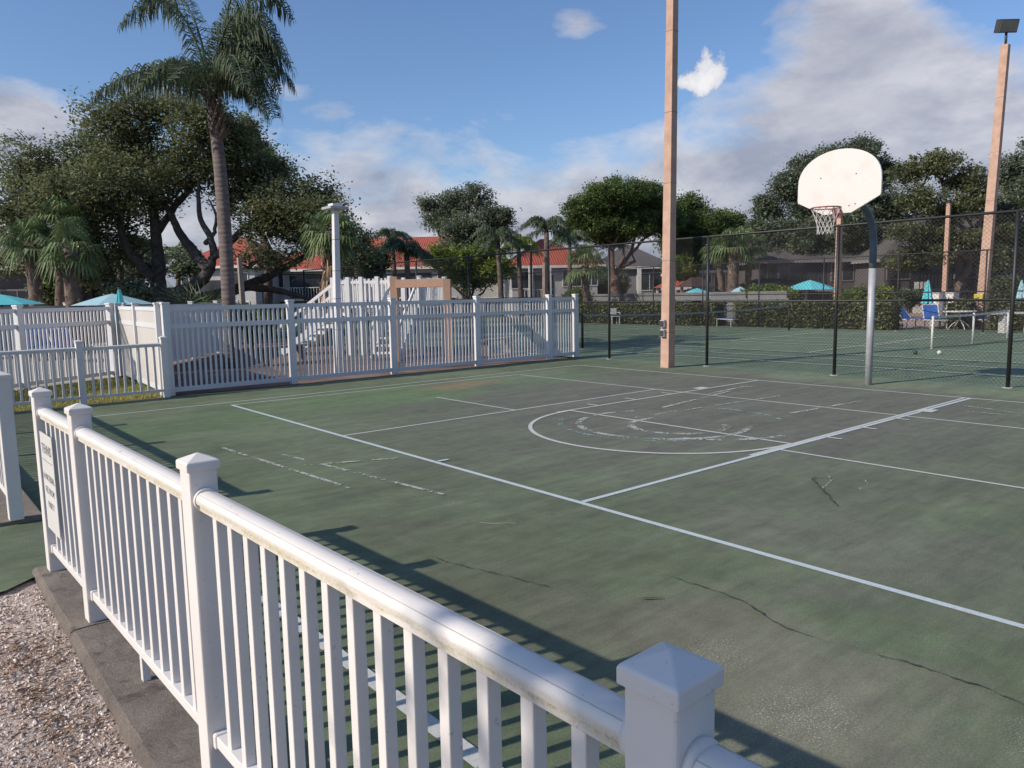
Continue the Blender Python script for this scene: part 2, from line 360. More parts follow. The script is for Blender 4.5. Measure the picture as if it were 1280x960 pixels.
# gravel, kerb
M['gravel'] = groundmat('shell_gravel', (.62, .53, .46), (.44, .36, .31), (.28, .20, .16), 38, 2.6, 1.0, 60)
gv = MB(); nx, ny = 60, 150
for i in range(nx+1):
    for j in range(ny+1):
        x = -2.6+3.22*i/nx; y = -2+8.0*j/ny
        gv.v.append((x, y, -.028+.016*mn.noise(Vector((x*2, y*2, 0)))+.012*mn.noise(Vector((x*14, y*14, 3)))))
for i in range(nx):
    for j in range(ny):
        a = i*(ny+1)+j; gv.f.append((a, a+ny+1, a+ny+2, a+1)); gv.sm.append(True)
o = gv.build('gravel_ground', M['gravel']); tag(o, kind='structure')
def stones(name, n, x0, x1, y0, y1, s0, s1, m, label, skip=None):
    mb = MB()
    for _ in range(n):
        y = y0+(y1-y0)*random.random(); x = x0+(x1-x0)*random.random()
        if skip and skip(x, y): continue
        s = s0+(s1-s0)*random.random()**6; b = len(mb.v); z = -.028+.016*mn.noise(Vector((x*2, y*2, 0)))
        for (dx, dy, dz) in ((1, 0, 0), (-1, 0, 0), (0, 1, 0), (0, -1, 0), (0, 0, .7), (0, 0, -.5)):
            q = Vector((dx*s*rnd(.6, 1.2)+rnd(-.2, .2)*s, dy*s*rnd(.6, 1.2)+rnd(-.2, .2)*s, dz*s*rnd(.6, 1.1)))
            a = x*37+y*91; q = Matrix.Rotation(a, 3, 'Z') @ Matrix.Rotation(a*3, 3, 'X') @ q
            mb.v.append((x+q.x, y+q.y, z+q.z+s*.3))
        for f in ((0, 2, 4), (2, 1, 4), (1, 3, 4), (3, 0, 4), (2, 0, 5), (1, 2, 5), (3, 1, 5), (0, 3, 5)):
            mb.f.append(tuple(b+i for i in f)); mb.sm.append(False)
    o = mb.build(name, m); tag(o, label, None, None, 'stuff'); o['category'] = 'gravel'; return o
def stonemat():
    m, nt, b = nodes('gravel_stone'); g = N(nt, 'ShaderNodeNewGeometry').outputs['Random Per Island']
    n = nt.nodes.new('ShaderNodeValToRGB'); e = n.color_ramp.elements; e[0].color = (.40, .30, .25, 1); e[1].color = (.84, .76, .68, 1)
    e2 = n.color_ramp.elements.new(.45); e2.color = (.66, .54, .46, 1); nt.links.new(g, n.inputs[0]); nt.links.new(n.outputs[0], b.inputs['Base Color'])
    b.inputs['Roughness'].default_value = .9; return m
stones('loose_gravel', 42000, -.35, .61, 2.3, 5.5, .0016, .014, stonemat(), 'small tan and white gravel stones lying beside the concrete kerb', lambda x, y: y > 5.40+.15*max(0, x-.2))
lt = MB()
for _ in range(480):
    y = random.gauss(3.9, .55); x = .46-.1*(y-3.9)*.2+random.gauss(-.03, .10)
    if x > .57 or y > 5.3: continue
    a = rnd(0, 6.28); L = rnd(.02, .07); z = rnd(-.014, .002); p = Vector((x, y, z)); d = Vector((math.cos(a), math.sin(a), rnd(-.2, .2)))*L
    n_ = Vector((-math.sin(a), math.cos(a), 0))*rnd(.001, .004); lt.quad(p-n_, p+d*.6-n_*1.4+Vector((0, 0, .006)), p+d, p+n_)
o = lt.build('leaf_litter', mat('dry_litter', (.15, .075, .045), (.28, .19, .12), .9, 30)); tag(o, 'brown dead leaves and twigs scattered on the gravel', 'leaf litter', None, 'stuff')

M['conc'] = None
def concmat():
    m, nt, b = nodes('stained_concrete'); v = pos(nt)
    c = ramp(nt, noise(nt, v, 4, 6, .7), .3, .7, (.34, .295, .25), (.20, .17, .145))
    c = mixc(nt, ramp(nt, noise(nt, v, 30, 5, .8), .55, .75, (0, 0, 0), (.6, .6, .6)), c, (.38, .34, .29))
    c = mixc(nt, ramp(nt, noise(nt, v, 9, 4), .6, .7, (0, 0, 0), (.6, .6, .6)), c, (.075, .064, .055))
    nt.links.new(c, b.inputs['Base Color']); b.inputs['Roughness'].default_value = .95; b.inputs['Specular IOR Level'].default_value = .2
    c = mixc(nt, .8, c, ramp(nt, noise(nt, v, 130, 4, .8), .3, .7, (.25, .25, .25), (.75, .75, .75)), 'OVERLAY'); nt.links.new(c, b.inputs['Base Color']); bump(nt, b, noise(nt, v, 55, 8, .85), 1., .02); return m
M['conc'] = concmat()
FD = Vector((.86-.742, .67-5.57, 0)).normalized()              # run of the near railing
FA = math.atan2(FD.y, FD.x); FO = Vector((.742, 5.57, 0)); FN = Vector((-FD.y, FD.x, 0))   # FN points to the court
def FP(s, t, z): return FO+FD*s+FN*t+Vector((0, 0, z))
KZ = .035
kb = empty('concrete_kerb', (.772, 5.57, 0), R(-90), 'long stained concrete kerb under the near white railing, beside the gravel', 'kerb')
for i, (s0, s1) in enumerate(((-.13, 1.13), (1.142, 4.2), (4.212, 9.5))):
    mb = MB(); n = int((s1-s0)/.03)
    prof = [(-.152, -.09), (-.155, .0), (-.148, .024), (-.13, .036)]+[(-.13+.29*q/9, .036) for q in range(1, 9)]+[(.16, .034), (.17, .02), (.172, -.09)]
    for k in range(n+1):
        s = s0+(s1-s0)*k/n
        for (t, z) in prof:
            j = mn.noise(Vector((s*6, t*30, z*30+i)))*.006+mn.noise(Vector((s*40, t*60, z*30+i)))*.004; mb.v.append((s, t+j, z+j*.6))
    q = len(prof)
    for k in range(n):
        for j in range(q-1): a = k*q+j; mb.f.append((a, a+1, a+1+q, a+q)); mb.sm.append(False)
    mb.f.append(tuple(range(q))); mb.f.append(tuple(n*q+k for k in range(q))[::-1]); mb.sm += [False]*2
    mb.build('kerb_slab', M['conc'], kb)
kb2 = empty('concrete_kerb', (.70, 7.12, 0), R(90), 'concrete kerb under the left gate-side railing', 'kerb')
MB().box((3.7, .02, .0), (7.45, .42, .07)).build('kerb_slab', M['conc'], kb2, .012)

# ------------------------------------------------------------------ railing generator (white, balusters)
def post_piece(par, x, w, h, z0=0., capw=1.17, y=0, mt=None, caph=.035):
    mt = mt or M['vinyl']
    p = MB().box((x, y, (z0+h-.04)/2), (w, w, h-.04-z0)).build('post', mt, par, .006)
    c = MB(); a = w*capw/2; z = h-.045; b = len(c.v)
    for s_, zz in ((a, z-.01), (a, z+.016), (a*.95, z+.022), (.004, z+.045)):
        c.v += [(x-s_, y-s_, zz), (x+s_, y-s_, zz), (x+s_, y+s_, zz), (x-s_, y+s_, zz)]
    for k in range(3):
        for i in range(4): j = (i+1) % 4; c.f.append((b+k*4+i, b+k*4+j, b+k*4+4+j, b+k*4+4+i)); c.sm.append(False)
    c.f.append((b+3, b+2, b+1, b)); c.f.append((b+12, b+13, b+14, b+15)); c.sm += [False]*2
    c.build('cap', mt, p, .004)
    return p
M['seam'] = mat('grimy_seam', (.50, .47, .43), (.64, .60, .56), .7, 8)
def rail_fence(name, label, o, ang, posts, h, zb, near=True, group=None, pitch=.13, base=.035):
    r = empty(name, o, ang, label, 'railing', group)
    for x in posts: post_piece(r, x, .098 if near else .10, h, base)
    bal = []
    for a, b_ in zip(posts, posts[1:]):
        a += .046; b_ -= .046
        # top rail: loaf profile
        mb = MB(); pr = [(-.022, 0), (-.026, .004), (-.026, .027), (-.036, .029), (-.037, .043), (-.033, .056), (-.022, .064), (0, .068), (.022, .064), (.033, .056), (.037, .043), (.036, .029), (.026, .027), (.026, .004), (.022, 0)]
        zt = h-.126-.068; q = len(pr)
        for xx in (a-.003, b_+.003):
            mb.v += [(xx, y_, zt+z_) for y_, z_ in pr]
        for j in range(q): k = (j+1) % q; mb.f.append((j, k, q+k, q+j)); mb.sm.append(4 <= j <= 9 and True)
        tr_ = mb.build('top_rail', M['rail'] if near else M['vinyl'], r)
        if near:
            for yy in (-.0275, .0275): MB().box(((a+b_)/2, yy, zt+.0605), (b_-a, .0018, .002)).build('seam', M['seam'], tr_)
        mb = MB().box(((a+b_)/2, 0, zb), (b_-a+.004, .05, .045)); mb.build('bottom_rail', M['vinyl'], r, .004)
        if near:
            for e, sg in ((a, 1), (b_, -1)):
                mb = MB()
                mb.tube([(e+sg*.0, 0, zt+.036), (e+sg*.02, 0, zt+.036)], .041, 20); mb.build('rail_bracket', M['vinyl'], r)
                mb = MB().box((e+sg*.014, 0, zb), (.028, .064, .058)); mb.build('rail_bracket', M['vinyl'], r, .008)
            if b_-a > 1.4: MB().box(((a+b_)/2, 0, (zb-.022+base)/2), (.034, .034, zb-.022-base)).build('support_foot', M['vinyl'], r, .003)
        n = max(1, round((b_-a)/pitch)-1); st = (b_-a)/(n+1)
        for i in range(n): bal.append(a+st*(i+1))
    for x in bal:
        MB().box((x, 0, (zb+.02+h-.191)/2), (.035, .035, h-.189-zb-.02)).build('baluster', M['vinyl'], r, .003 if near else 0)
    return r
near = rail_fence('rail_fence', 'white vinyl railing running across the foreground beside the gravel, sign on its far end', FO, FA, [0, 1.05, 2.87, 4.90, 6.95, 8.9], 1.235, .19)
ls = rail_fence('rail_fence', 'white railing at the left edge beyond the gate opening', (.70, 7.12, 0), R(90.3), [0, 1.6, 3.3, 5.15, 7.4], 1.235, .19, False, None)
lf = rail_fence('rail_fence', 'short white railing with grass behind, ending at the tall white fence', (3.93, 14.62, 0), R(180), [0, 1.36, 3.14, 5.0], 1.13, .13, False, None, .125, -.02)
# sign on the near railing (gravel side)
sgn = MB().box((.27, -.0385, .66), (.36, .004, .62)).build('sign', mat('white_plastic_sign', (.70, .68, .65), (.64, .62, .60), .4, 3), None)
sgn.location = FO; sgn.rotation_euler = (0, 0, FA); tag(sgn, 'white notice board with grey lettering fixed to the near railing', 'sign')
M['ink'] = mat('faded_grey_ink', (.14, .14, .15), None, .7)
for txt, z, size in (('TENNIS', .845, .085), ('A MATERIAL', .675, .06), ('FEE FROM', .59, .06), ('PARTY', .50, .06)):
    cu = bpy.data.curves.new('lettering', 'FONT'); cu.body = txt; cu.size = size; cu.align_x = 'CENTER'; cu.extrude = .0004
    t = bpy.data.objects.new('lettering', cu); C.objects.link(t); me = bpy.data.meshes.new_from_object(t)
    bpy.data.objects.remove(t); me.materials.append(M['ink']); t = bpy.data.objects.new('lettering', me); C.objects.link(t)
    t.parent = sgn; t.location = (.27, -.0412, z); t.rotation_euler = (R(90), 0, 0)
MB().box((.27, -.0412, .80), (.30, .001, .003)).build('ruled_line', M['ink'], sgn)

# ------------------------------------------------------------------ tall pool fences
def pool_fence(label, a, b_, posts, solid=False, h=1.73, m=None, group=None, mp=None, zoff=0):
    m = m or M['vinyl_far']; a = Vector((a[0], a[1], zoff)); d = Vector((b_[0], b_[1], zoff))-a; L = d.length
    r = empty('pool_fence', a, math.atan2(d.y, d.x), label, 'fence', group)
    if isinstance(posts, int): posts = [L*i/posts for i in range(posts+1)]
    for x in posts:
        p = MB().box((x, 0, (h-.03)/2), (.127, .127, h-.03)).build('post', m, r, .004)
        MB().box((x, 0, h-.015), (.15, .15, .04)).build('cap', m, p, .008)
    for x0, x1 in zip(posts, posts[1:]):
        x0 += .0635; x1 -= .0635; c = (x0+x1)/2; w = x1-x0
        for z, hh in ((1.615, .08), (1.29, .09), (.105, .085)): MB().box((c, 0, z), (w, .05, hh)).build('rail', m, r)
        mb = MB(); n = round(w/.098); st = w/n
        if solid:
            n = round(w/.15); st = w/n
            for i in range(n): mb.box((x0+st*(i+.5), 0, .70), (st-.006, .022, 1.11)); mb.box((x0+st*(i+.5), 0, 1.455), (st-.006, .022, .24))
        else:
            for i in range(n-1): mb.box((x0+st*(i+1), 0, .695), (.042, .022, 1.10)); mb.box((x0+st*(i+1), 0, 1.455), (.042, .022, .24))
        mb.build('picket_panel', mp or m, r)
    return r
pool_fence('tall white picket fence along the far left side of the green court', (4.05, 14.79), (14.70, 14.79), [0, 2.42, 4.83, 7.24, 9.66, 10.65])
pool_fence('solid white panel fence running back from the corner of the picket fence', (3.97, 14.93), (4.35, 19.8), [0, 2.38, 4.76], True, mp=M['panel'])
pool_fence('white picket fence around the pool, behind the grass patch at left', (4.27, 19.66), (-1.2, 16.1), [0.15, 2.5, 4.9, 6.4])
A_, B_ = GX(-40, 24), GX(168, 34)
pool_fence('farthest white fence on the left, below the teal umbrellas', A_, B_, 4, True, 1.76)
pool_fence('solid white fence seen through the pickets left of the palm trunk', (4.5, 19.95), (9.9, 27.2), 4, True)

# ------------------------------------------------------------------ black chain link fence
def chain(label, o, ang, n, sp, h, pitch=.075, wire=.006, rails=(.5,), pr=.034, skip=()):
    r = empty('chain_link_fence', o, ang, label, 'fence')
    for i in range(n+1):
        p = MB().tube([(i*sp, 0, -.05), (i*sp, 0, h)], pr, 10).build('post', M['black'], r)
        MB().tube([(i*sp, 0, -.01), (i*sp, 0, .008)], .085, 12).build('footing', mat_foot, p)
    MB().tube([(0, 0, h-.02), (n*sp, 0, h-.02)], .025, 8).build('top_rail', M['black'], r)
    for q in rails: MB().tube([(0, 0, h*q), (n*sp, 0, h*q)], .022, 8).build('mid_rail', M['black'], r)
    for i in range(n):
        mb = MB(); x0, x1, z0, z1 = i*sp, (i+1)*sp, .04, h-.03; w = wire*.5
        Hh = z1-z0; k = int((sp+Hh)/pitch)
        for j in range(k+1):
            for sgn_, y in ((1, -.006), (-1, .006)):
                c = j*pitch  # line u+v=c or u-(Hh-v)=...
                # diagonal in (u,v): for sgn 1: v=u+c-Hh ; for -1: v = c-u
                if sgn_ == -1: u0, u1 = max(0, c-Hh), min(sp, c); f = lambda u: c-u
                else: u0, u1 = max(0, Hh-c), min(sp, 2*Hh-c); f = lambda u: u+c-Hh
                if u1-u0 < .01: continue
                mb.quad((x0+u0-w, y, z0+f(u0)), (x0+u1-w, y, z0+f(u1)), (x0+u1+w, y, z0+f(u1)), (x0+u0+w, y, z0+f(u0)))
        mb.build('chain_link_mesh', M['black'], r)
    return r
mat_foot = mat('pale_concrete', (.42, .41, .37), (.3, .3, .27), .9, 6)
chain('tall black chain link fence between the basketball court and the tennis courts', (14.78, 13.607+3.084*6, 0), R(-90), 13, 3.084, 3.01)
chain('far black chain link fence in front of the hedge', (31.2, 38, 0), R(-90), 13, 3.1, 3.05, .11, .006, (.5,), .03)
chain('black chain link fence closing the far left end of the tennis courts', (14.8, 37, 0), R(2), 5, 3.2, 3.0, .12, .006, (.5,), .03)

# ------------------------------------------------------------------ basketball hoop
hp = empty('basketball_hoop', (13.70, 6.25, 0), 0, 'basketball hoop with white fan backboard on a grey gooseneck pole', 'basketball hoop')
pts = [(0, 0, -.05), (0, 0, 2.1), (0, 0, 2.45)]+[(-.55+.55*math.cos(t), 0, 2.45+.72*math.sin(t)) for t in [R(a) for a in (15, 30, 45, 60, 75)]]+[(-.75, 0, 3.30), (-1.15, 0, 3.40)]
MB().tube(pts[:2], .062, 16).build('pole', M['galv'], hp); MB().tube([(0, 0, 2.1)]+pts[2:], .0625, 16).build('gooseneck', mat('shadow_darkened_steel', (.11, .14, .18), (.09, .11, .15), .5, 6), hp)  # gooseneck steel is darkened: the backboard's cast shadow is put into its colour
def yz_plate(poly, x0, x1):
    mb = MB(); n = len(poly); mb.v += [(x0, y, z) for y, z in poly]+[(x1, y, z) for y, z in poly]
    mb.f += [tuple(range(n)), tuple(range(n, 2*n))[::-1]]; mb.sm += [False]*2
    for i in range(n): j = (i+1) % n; mb.f.append((j, i, n+i, n+j)); mb.sm.append(False)
    return mb
bp = [(-.24, 2.985), (.24, 2.985), (.70, 3.22), (.71, 3.26), (.71, 3.50)]
for k in range(1, 22):
    a = math.pi*k/22; bp.append((.71*math.cos(a)*(1 if True else 1), 3.50+.53*math.sin(a)**.9))
bp += [(-.71, 3.50), (-.71, 3.26), (-.70, 3.22)]
yz_plate(bp, -1.36, -1.32).build('backboard', M['board'], hp, .006)
bo_ = MB()
for y, z in ((-.3, 3.12), (.3, 3.12), (-.3, 3.6), (.3, 3.6), (-.2, 3.1), (.2, 3.1)): bo_.tube([(-1.36, y, z), (-1.366, y, z)], .011, 8)
bo_.build('bolts', mat('rusty_steel', (.25, .12, .07), None, .8), hp)
mb = MB()
for z in (3.12, 3.6): mb.bar((-1.30, -.35, z), (-1.30, .35, z), .04, .04)
for y in (-.2, .2): mb.bar((-1.31, y, 3.1), (-1.15, 0, 3.38), .03, .03); mb.bar((-1.31, y, 3.6), (-1.12, 0, 3.42), .03, .03)
mb.build('bracket', M['galv'], hp)
RX, RZ = -1.36-.15-.228, 3.06
rim = MB().tube([(RX+.228*math.cos(a), .228*math.sin(a), RZ) for a in [2*math.pi*i/32 for i in range(33)]], .011, 8, False)
rim.box((-1.37, 0, RZ-.06), (.02, .14, .18)); rim.bar((-1.37, .05, RZ), (RX+.21, .08, RZ), .02, .02); rim.bar((-1.37, -.05, RZ), (RX+.21, -.08, RZ), .02, .02)
rim.bar((-1.37, 0, RZ-.13), (RX+.21, 0, RZ-.01), .03, .02)
rim = rim.build('rim', M['rim'], hp)
net = MB(); nn = 12; rows = [(.228, 0), (.19, .09), (.155, .18), (.13, .26), (.12, .34), (.125, .42)]
for i in range(nn):
    for s_ in (1, -1):
        P = []
        for k, (rr, zz) in enumerate(rows):
            a = 2*math.pi*(i+s_*.5*k)/nn; P.append((RX+rr*math.cos(a), rr*math.sin(a), RZ-zz))
        net.tube(P, .0045, 4, False)
net.build('net', M['cord'], hp)

# ------------------------------------------------------------------ light poles
def light_pole(base, top, w, label, lamp=True, group=None, boxes=False, m=None, face=None):
    b, t = Vector(base), Vector(top); r = empty('light_pole', b, 0, label, 'light pole', group); t = t-b
    mb = MB(); k = 14; rz = R(0)
    for i in range(k+1):
        s = w*(1-.22*i/k)/2; c = t*(i/k)
        mb.v += [(c.x+a*s, c.y+b2*s, c.z) for a, b2 in ((-1, -1), (1, -1), (1, 1), (-1, 1))]
    for i in range(k):
        for j in range(4): q = (j+1) % 4; mb.f.append((i*4+j, i*4+q, i*4+4+q, i*4+4+j)); mb.sm.append(False)
    mb.f.append((k*4, k*4+1, k*4+2, k*4+3)); mb.sm.append(False)
    mb.build('pole', m or M['tanpole'], r, .008)
    for q in (.09, .27, .46, .63, .82): c = t*q; ww = w*(1-.22*q)+.006; MB().box((c.x, c.y, c.z), (ww, ww, .012)).build('seam_band', M['wood'], r)
    if boxes:
        for z in (1.02, .80): 
            bx = MB().box((-w/2-.035, .02, z), (.07, .13, .17)).build('outlet_box', M['galv'], r, .01)
            MB().box((-w/2-.075, .02, z), (.02, .10, .13)).build('cover', M['dark'], bx, .004)
    if lamp:
        lp = MB(); dv = face or Vector((-.6, -.7, 0)); dv = dv.normalized(); sd = Vector((-dv.y, dv.x, 0)); c = t+Vector((0, 0, .72))
        m3 = Matrix((sd, dv, Vector((0, 0, 1)))).transposed() @ Matrix.Rotation(R(-18), 3, 'X')
        o = MB().box(c, (.78, .3, .5), m3).build('floodlight', M['dark'], r, .03)
        MB().box(c+m3 @ Vector((0, .17, 0)), (.7, .05, .42), m3).build('lens', mat('lamp_glass', (.12, .13, .13), None, .15), o)
        MB().tube([t, t+Vector((0, 0, .5))], .05, 8).build('yoke', M['dark'], r)
    return r
def on(px, py, base):       # the point above a base seen at px,py, same distance
    d = (Vector(base)-CAM).dot(fw); v = fw+(px-640)/F*rt-(py-480)/F*up
    bh = Vector((base[0], base[1])); k = (bh.length)/Vector((v.x, v.y)).length
    return CAM+v*k
b = Vector((13.95, 11.02, 0)); t1 = on(840.5, 0, b); t1 = b+(t1-b)*1.12
light_pole(b, t1, .235, 'tall square peach light pole at the back edge of the basketball court', True, None, True)
b = G(1225, 409); light_pole(b, on(1257, 56, b), .36, 'tall peach light pole with floodlight by the right hedge', True)
pz = b; r = empty('junction_box', pz+Vector((-.2, .05, 0)), 0, 'yellow box strapped low on the tall light pole by the right hedge', 'box'); MB().box((0, 0, 1.25), (.08, .34, .28)).build('cover', mat('yellow_plastic', (.6, .48, .08), None, .5), r, .02); MB().box((.03, 0, 1.25), (.03, .4, .04)).build('strap', M['dark'], r)
b = GX(1047, 48); light_pole(b, on(1050, 262, b), .34, 'peach light pole directly behind the basketball hoop pole', False)
b = GX(1181, 46); light_pole(b, on(1186, 254, b), .27, 'thin peach light pole between the closed umbrella and the leaning tree', False)
b = G(423, 466); t2 = on(419, 262, b)
r = light_pole(b, t2, .16, 'white lamp post with flat square head among the play structures', False, None, False, M['vinyl_far'])
MB().box(t2-b+Vector((0, 0, .03)), (.46, .46, .06)).build('lamp_head', M['galv'], r, .01)
MB().box(t2-b+Vector((0, 0, .10)), (.24, .24, .06)).build('lamp_cap', M['white'], r, .01)
b = GX(304, 30); r = light_pole(b, on(299, 322, b), .2, 'weathered grey post standing just right of the palm trunk', False, None, False, M['palepost'] if 'palepost' in M else mat('weathered_grey_post', (.34, .29, .25), (.24, .21, .18), .9, 3))
b = GX(681, 40); light_pole(b, on(681, 328, b), .24, 'short tan post behind the right end of the picket fence', False, None, False, M['wood'])

# ------------------------------------------------------------------ tennis net and pickleball net
def court_net(name, label, x0, x1, y, h, m_post, pr, pitch, tape, sag=.05, mid=False):
    r = empty(name, (x0, y, 0), 0, label, 'net'); L = x1-x0
    for x in ([0, L/2, L] if mid else [0, L]):
        MB().tube([(x, 0, 0), (x, 0, h)], pr, 10).build('post', m_post, r)
    f = lambda x: h-.02-sag*4*(x/L)*(1-x/L)
    mb = MB(); k = 20
    for i in range(k):
        a, b_ = L*i/k, L*(i+1)/k; mb.bar((a, 0, f(a)), (b_, 0, f(b_)), .012, .06)
    mb.build('tape', tape, r)
    mb = MB(); n = int(L/pitch)
    for i in range(n): x = i*pitch; mb.quad((x-.004, 0, .06), (x+.004, 0, .06), (x+.004, 0, f(x)), (x-.004, 0, f(x)))
    q = int(h/pitch)
    for i in range(q): z = .06+i*pitch; mb.quad((0, .002, z-.0025), (L, .002, z-.0025), (L, .002, z+.0025), (0, .002, z+.0025))
    mb.build('netting', M['black'], r); return r
M['tape'] = mat('worn_net_tape', (.30, .31, .30), None, .8)
court_net('tennis_net', 'long tennis net with black posts on the far court', 17.2, 29.7, 17.0, 1.07, M['black'], .04, .055, M['tape'], .12)
court_net('pickleball_net', 'low portable net with white posts on the right of the tennis court', 22.4, 28.5, 8.5, .93, M['white'], .03, .06, M['white'], .04, True)
for px, py, lab in ((1144, 443, 'dark round ball left on the tennis court, left of the two'), (1174, 443, 'pale round ball left on the tennis court near the net shadow')):
    p = G(px, py); mb = MB(); n = 12
    mb.tube([(0, 0, .055-.055*math.cos(math.pi*i/8)) for i in range(9)], [max(.002, .055*math.sin(math.pi*i/8)) for i in range(9)], 12)
    o = mb.build('ball', M['dark'] if px < 1160 else M['white']); o.location = (p.x, p.y, -.004); tag(o, lab, 'ball')

# ------------------------------------------------------------------ pool furniture
def umbrella_open(loc, w, ztop, label, m=None, sq=False, dz=.42):
    r = empty('patio_umbrella', loc, rnd(0, 1.5), label, 'umbrella'); n = 4 if sq else 8; m = m or M['teal']
    mb = MB(); 
    for i in range(n):
        a, b_ = 2*math.pi*i/n, 2*math.pi*(i+1)/n; k = 5
        for j in range(k):
            q = []
            for (t, an) in ((j/k, a), (j/k, b_), ((j+1)/k, b_), ((j+1)/k, a)):
                q.append((w/2*t*math.cos(an), w/2*t*math.sin(an), ztop-dz*(t**1.15)))
            mb.quad(*(q[1:] if j == 0 else q))
    mb.build('canopy', m, r); MB().tube([(0, 0, 0), (0, 0, ztop+.06)], .025, 8).build('pole', M['dark'], r)
    mb = MB()
    for i in range(n): a = 2*math.pi*i/n; mb.bar((0, 0, ztop-.03), (w/2*math.cos(a), w/2*math.sin(a), ztop-dz-.03), .015, .015)
    mb.build('rib', M['dark'], r); return r
def umbrella_closed(loc, ztop, hh, w, label, m=None):
    r = empty('patio_umbrella', loc, 0, label, 'umbrella'); mb = MB(); n = 16; k = 7
    for j in range(k+1):
        t = j/k; rr = .03+(w/2-.03)*t**.8
        for i in range(n): a = 2*math.pi*i/n; q = rr*(1 if i % 2 else .62); mb.v.append((q*math.cos(a), q*math.sin(a), ztop-hh*t-(0 if i % 2 else .04*t)))
    for j in range(k):
        for i in range(n): a = j*n+i; b_ = j*n+(i+1) % n; mb.f.append((a, b_, b_+n, a+n)); mb.sm.append(False)
    mb.build('canopy', m or M['teal'], r); MB().tube([(0, 0, 0), (0, 0, ztop+.05)], .03, 8).build('pole', M['dark'], r); return r
def zpx(px, py, d): return W(px, py, d).z
def up_(px0, px1, ytop, ybot, d, label, **k):
    w = (px1-px0)/F*d; zt = zpx((px0+px1)/2, ytop, d); return umbrella_open(GX((px0+px1)/2, d), w*1.03, zt, label, dz=zt-zpx((px0+px1)/2, ybot, d), **k)
up_(-45, 50, 368, 381, 26, 'open teal umbrella at the far left edge of the photo')
up_(93, 190, 367, 381, 25, 'open pale teal umbrella left of the oak trunk, beside a closed one', m=M['paleteal'])
up_(838, 905, 360, 373, 46, 'open teal umbrella behind the hedge, just right of the court light pole')
up_(902, 948, 358, 373, 46, 'faded pale umbrella behind the hedge gap', m=M['paleteal'])
up_(980, 1044, 350, 362, 44, 'bright teal open umbrella left of the basketball hoop pole')
umbrella_closed(GX(150, 23), zpx(150, 361, 23), 1.0, .44, 'closed teal umbrella standing in front of the open pale one')
umbrella_closed(GX(1160, 38), zpx(1160, 350, 38), 1.15, .56, 'closed teal umbrella above the blue loungers')
umbrella_closed(GX(1277, 38), zpx(1277, 350, 38), 1.15, .5, 'closed pale umbrella at the right edge of the photo', M['paleteal'])

def lounger(loc, rz, label, group=None):
    r = empty('lounge_chair', loc, rz, label, 'lounge chair', group)
    mb = MB()
    for y in (-.3, .3):
        mb.bar((-.2, y, .35), (1.2, y, .35), .035, .035); mb.bar((-.2, y, .35), (-.7, y, .95), .035, .035)
        for x in (0, 1.05): mb.bar((x, y, 0), (x, y, .35), .035, .035)
    mb.bar((1.2, -.3, .35), (1.2, .3, .35), .035, .035); mb.bar((-.7, -.3, .95), (-.7, .3, .95), .035, .035)
    mb.build('frame', M['white'], r)
    MB().bar((-.18, 0, .37), (1.18, 0, .37), .56, .02).build('seat', M['blue'], r)
    MB().bar((-.22, 0, .38), (-.68, 0, .94), .56, .02).build('backrest', M['blue'], r)
    return r
camdir = math.atan2(-fw.y, -fw.x)
for i, (px, d, a, lab) in enumerate(((1141, 32.3, .5, 'blue lounge chair at the left end of the hedge gap'), (1168, 32., -.3, 'low blue lounge chair beneath the closed teal umbrella'),
        (1213, 31.6, .2, 'blue lounge chair behind the white round table'), (903, 37, .4, 'blue lounge chair in the narrow gap of the far hedge'),
        (28, 24, .6, 'blue lounge chair behind the pool fence, leftmost of three'), (50, 24.5, .4, 'blue lounge chair behind the pool fence, middle of three'), (80, 23, .9, 'blue lounge chair behind the pool fence, rightmost of three'))):
    lounger(GX(px, d), camdir+a, lab)
def chair(loc, rz, label):
    r = empty('chair', loc, rz, label, 'chair')
    MB().box((0, 0, .42), (.5, .5, .03)).build('seat', M['white'], r, .01)
    mb = MB(); mb.box((-.25, 0, .66), (.03, .46, .40)); mb.build('backrest', M['white'], r, .03)
    for x in (-.22, .22):
        for y in (-.22, .22): MB().bar((x, y, 0), (x*.95, y, .42), .05, .05).build('leg', M['white'], r)
    for y in (-.25, .25):
        m2 = MB(); m2.bar((-.25, y, .64), (.22, y, .64), .05, .03); m2.bar((.2, y, .42), (.2, y, .64), .04, .04); m2.build('armrest', M['white'], r)
    return r
p = G(768, 405); chair(p, camdir+.2, 'white plastic armchair standing on the tennis court before the hedge')
chair(GX(1255, 45), camdir, 'white chair on the deck behind the right hedge')
def round_table(loc, label, rr=.6, h=.73):
    r = empty('round_table', loc, 0, label, 'table'); MB().tube([(0, 0, h-.02), (0, 0, h+.02)], rr, 24).build('tabletop', M['white'], r)
    MB().tube([(0, 0, .35), (0, 0, h)], .03, 8).build('stem', M['white'], r)
    for i in range(4):
        a = math.pi/4+i*math.pi/2; MB().tube([(0, 0, .42), (.3*math.cos(a), .3*math.sin(a), .2), (.45*math.cos(a), .45*math.sin(a), 0)], .02, 6).build('leg', M['white'], r)
round_table(G(1199, 412), 'white round table on splayed legs at the hedge gap')
p = G(1266, 416)
r = empty('bench', p, math.atan2(r0.y, r0.x), 'white bench at the right edge before the hedge', 'bench')
MB().box((0, 0, .72), (1.7, .42, .07)).build('seat', M['white'], r, .01)
for x in (-.35, .6): MB().box((x, 0, .34), (.2, .34, .68)).build('leg', M['white'], r, .01)

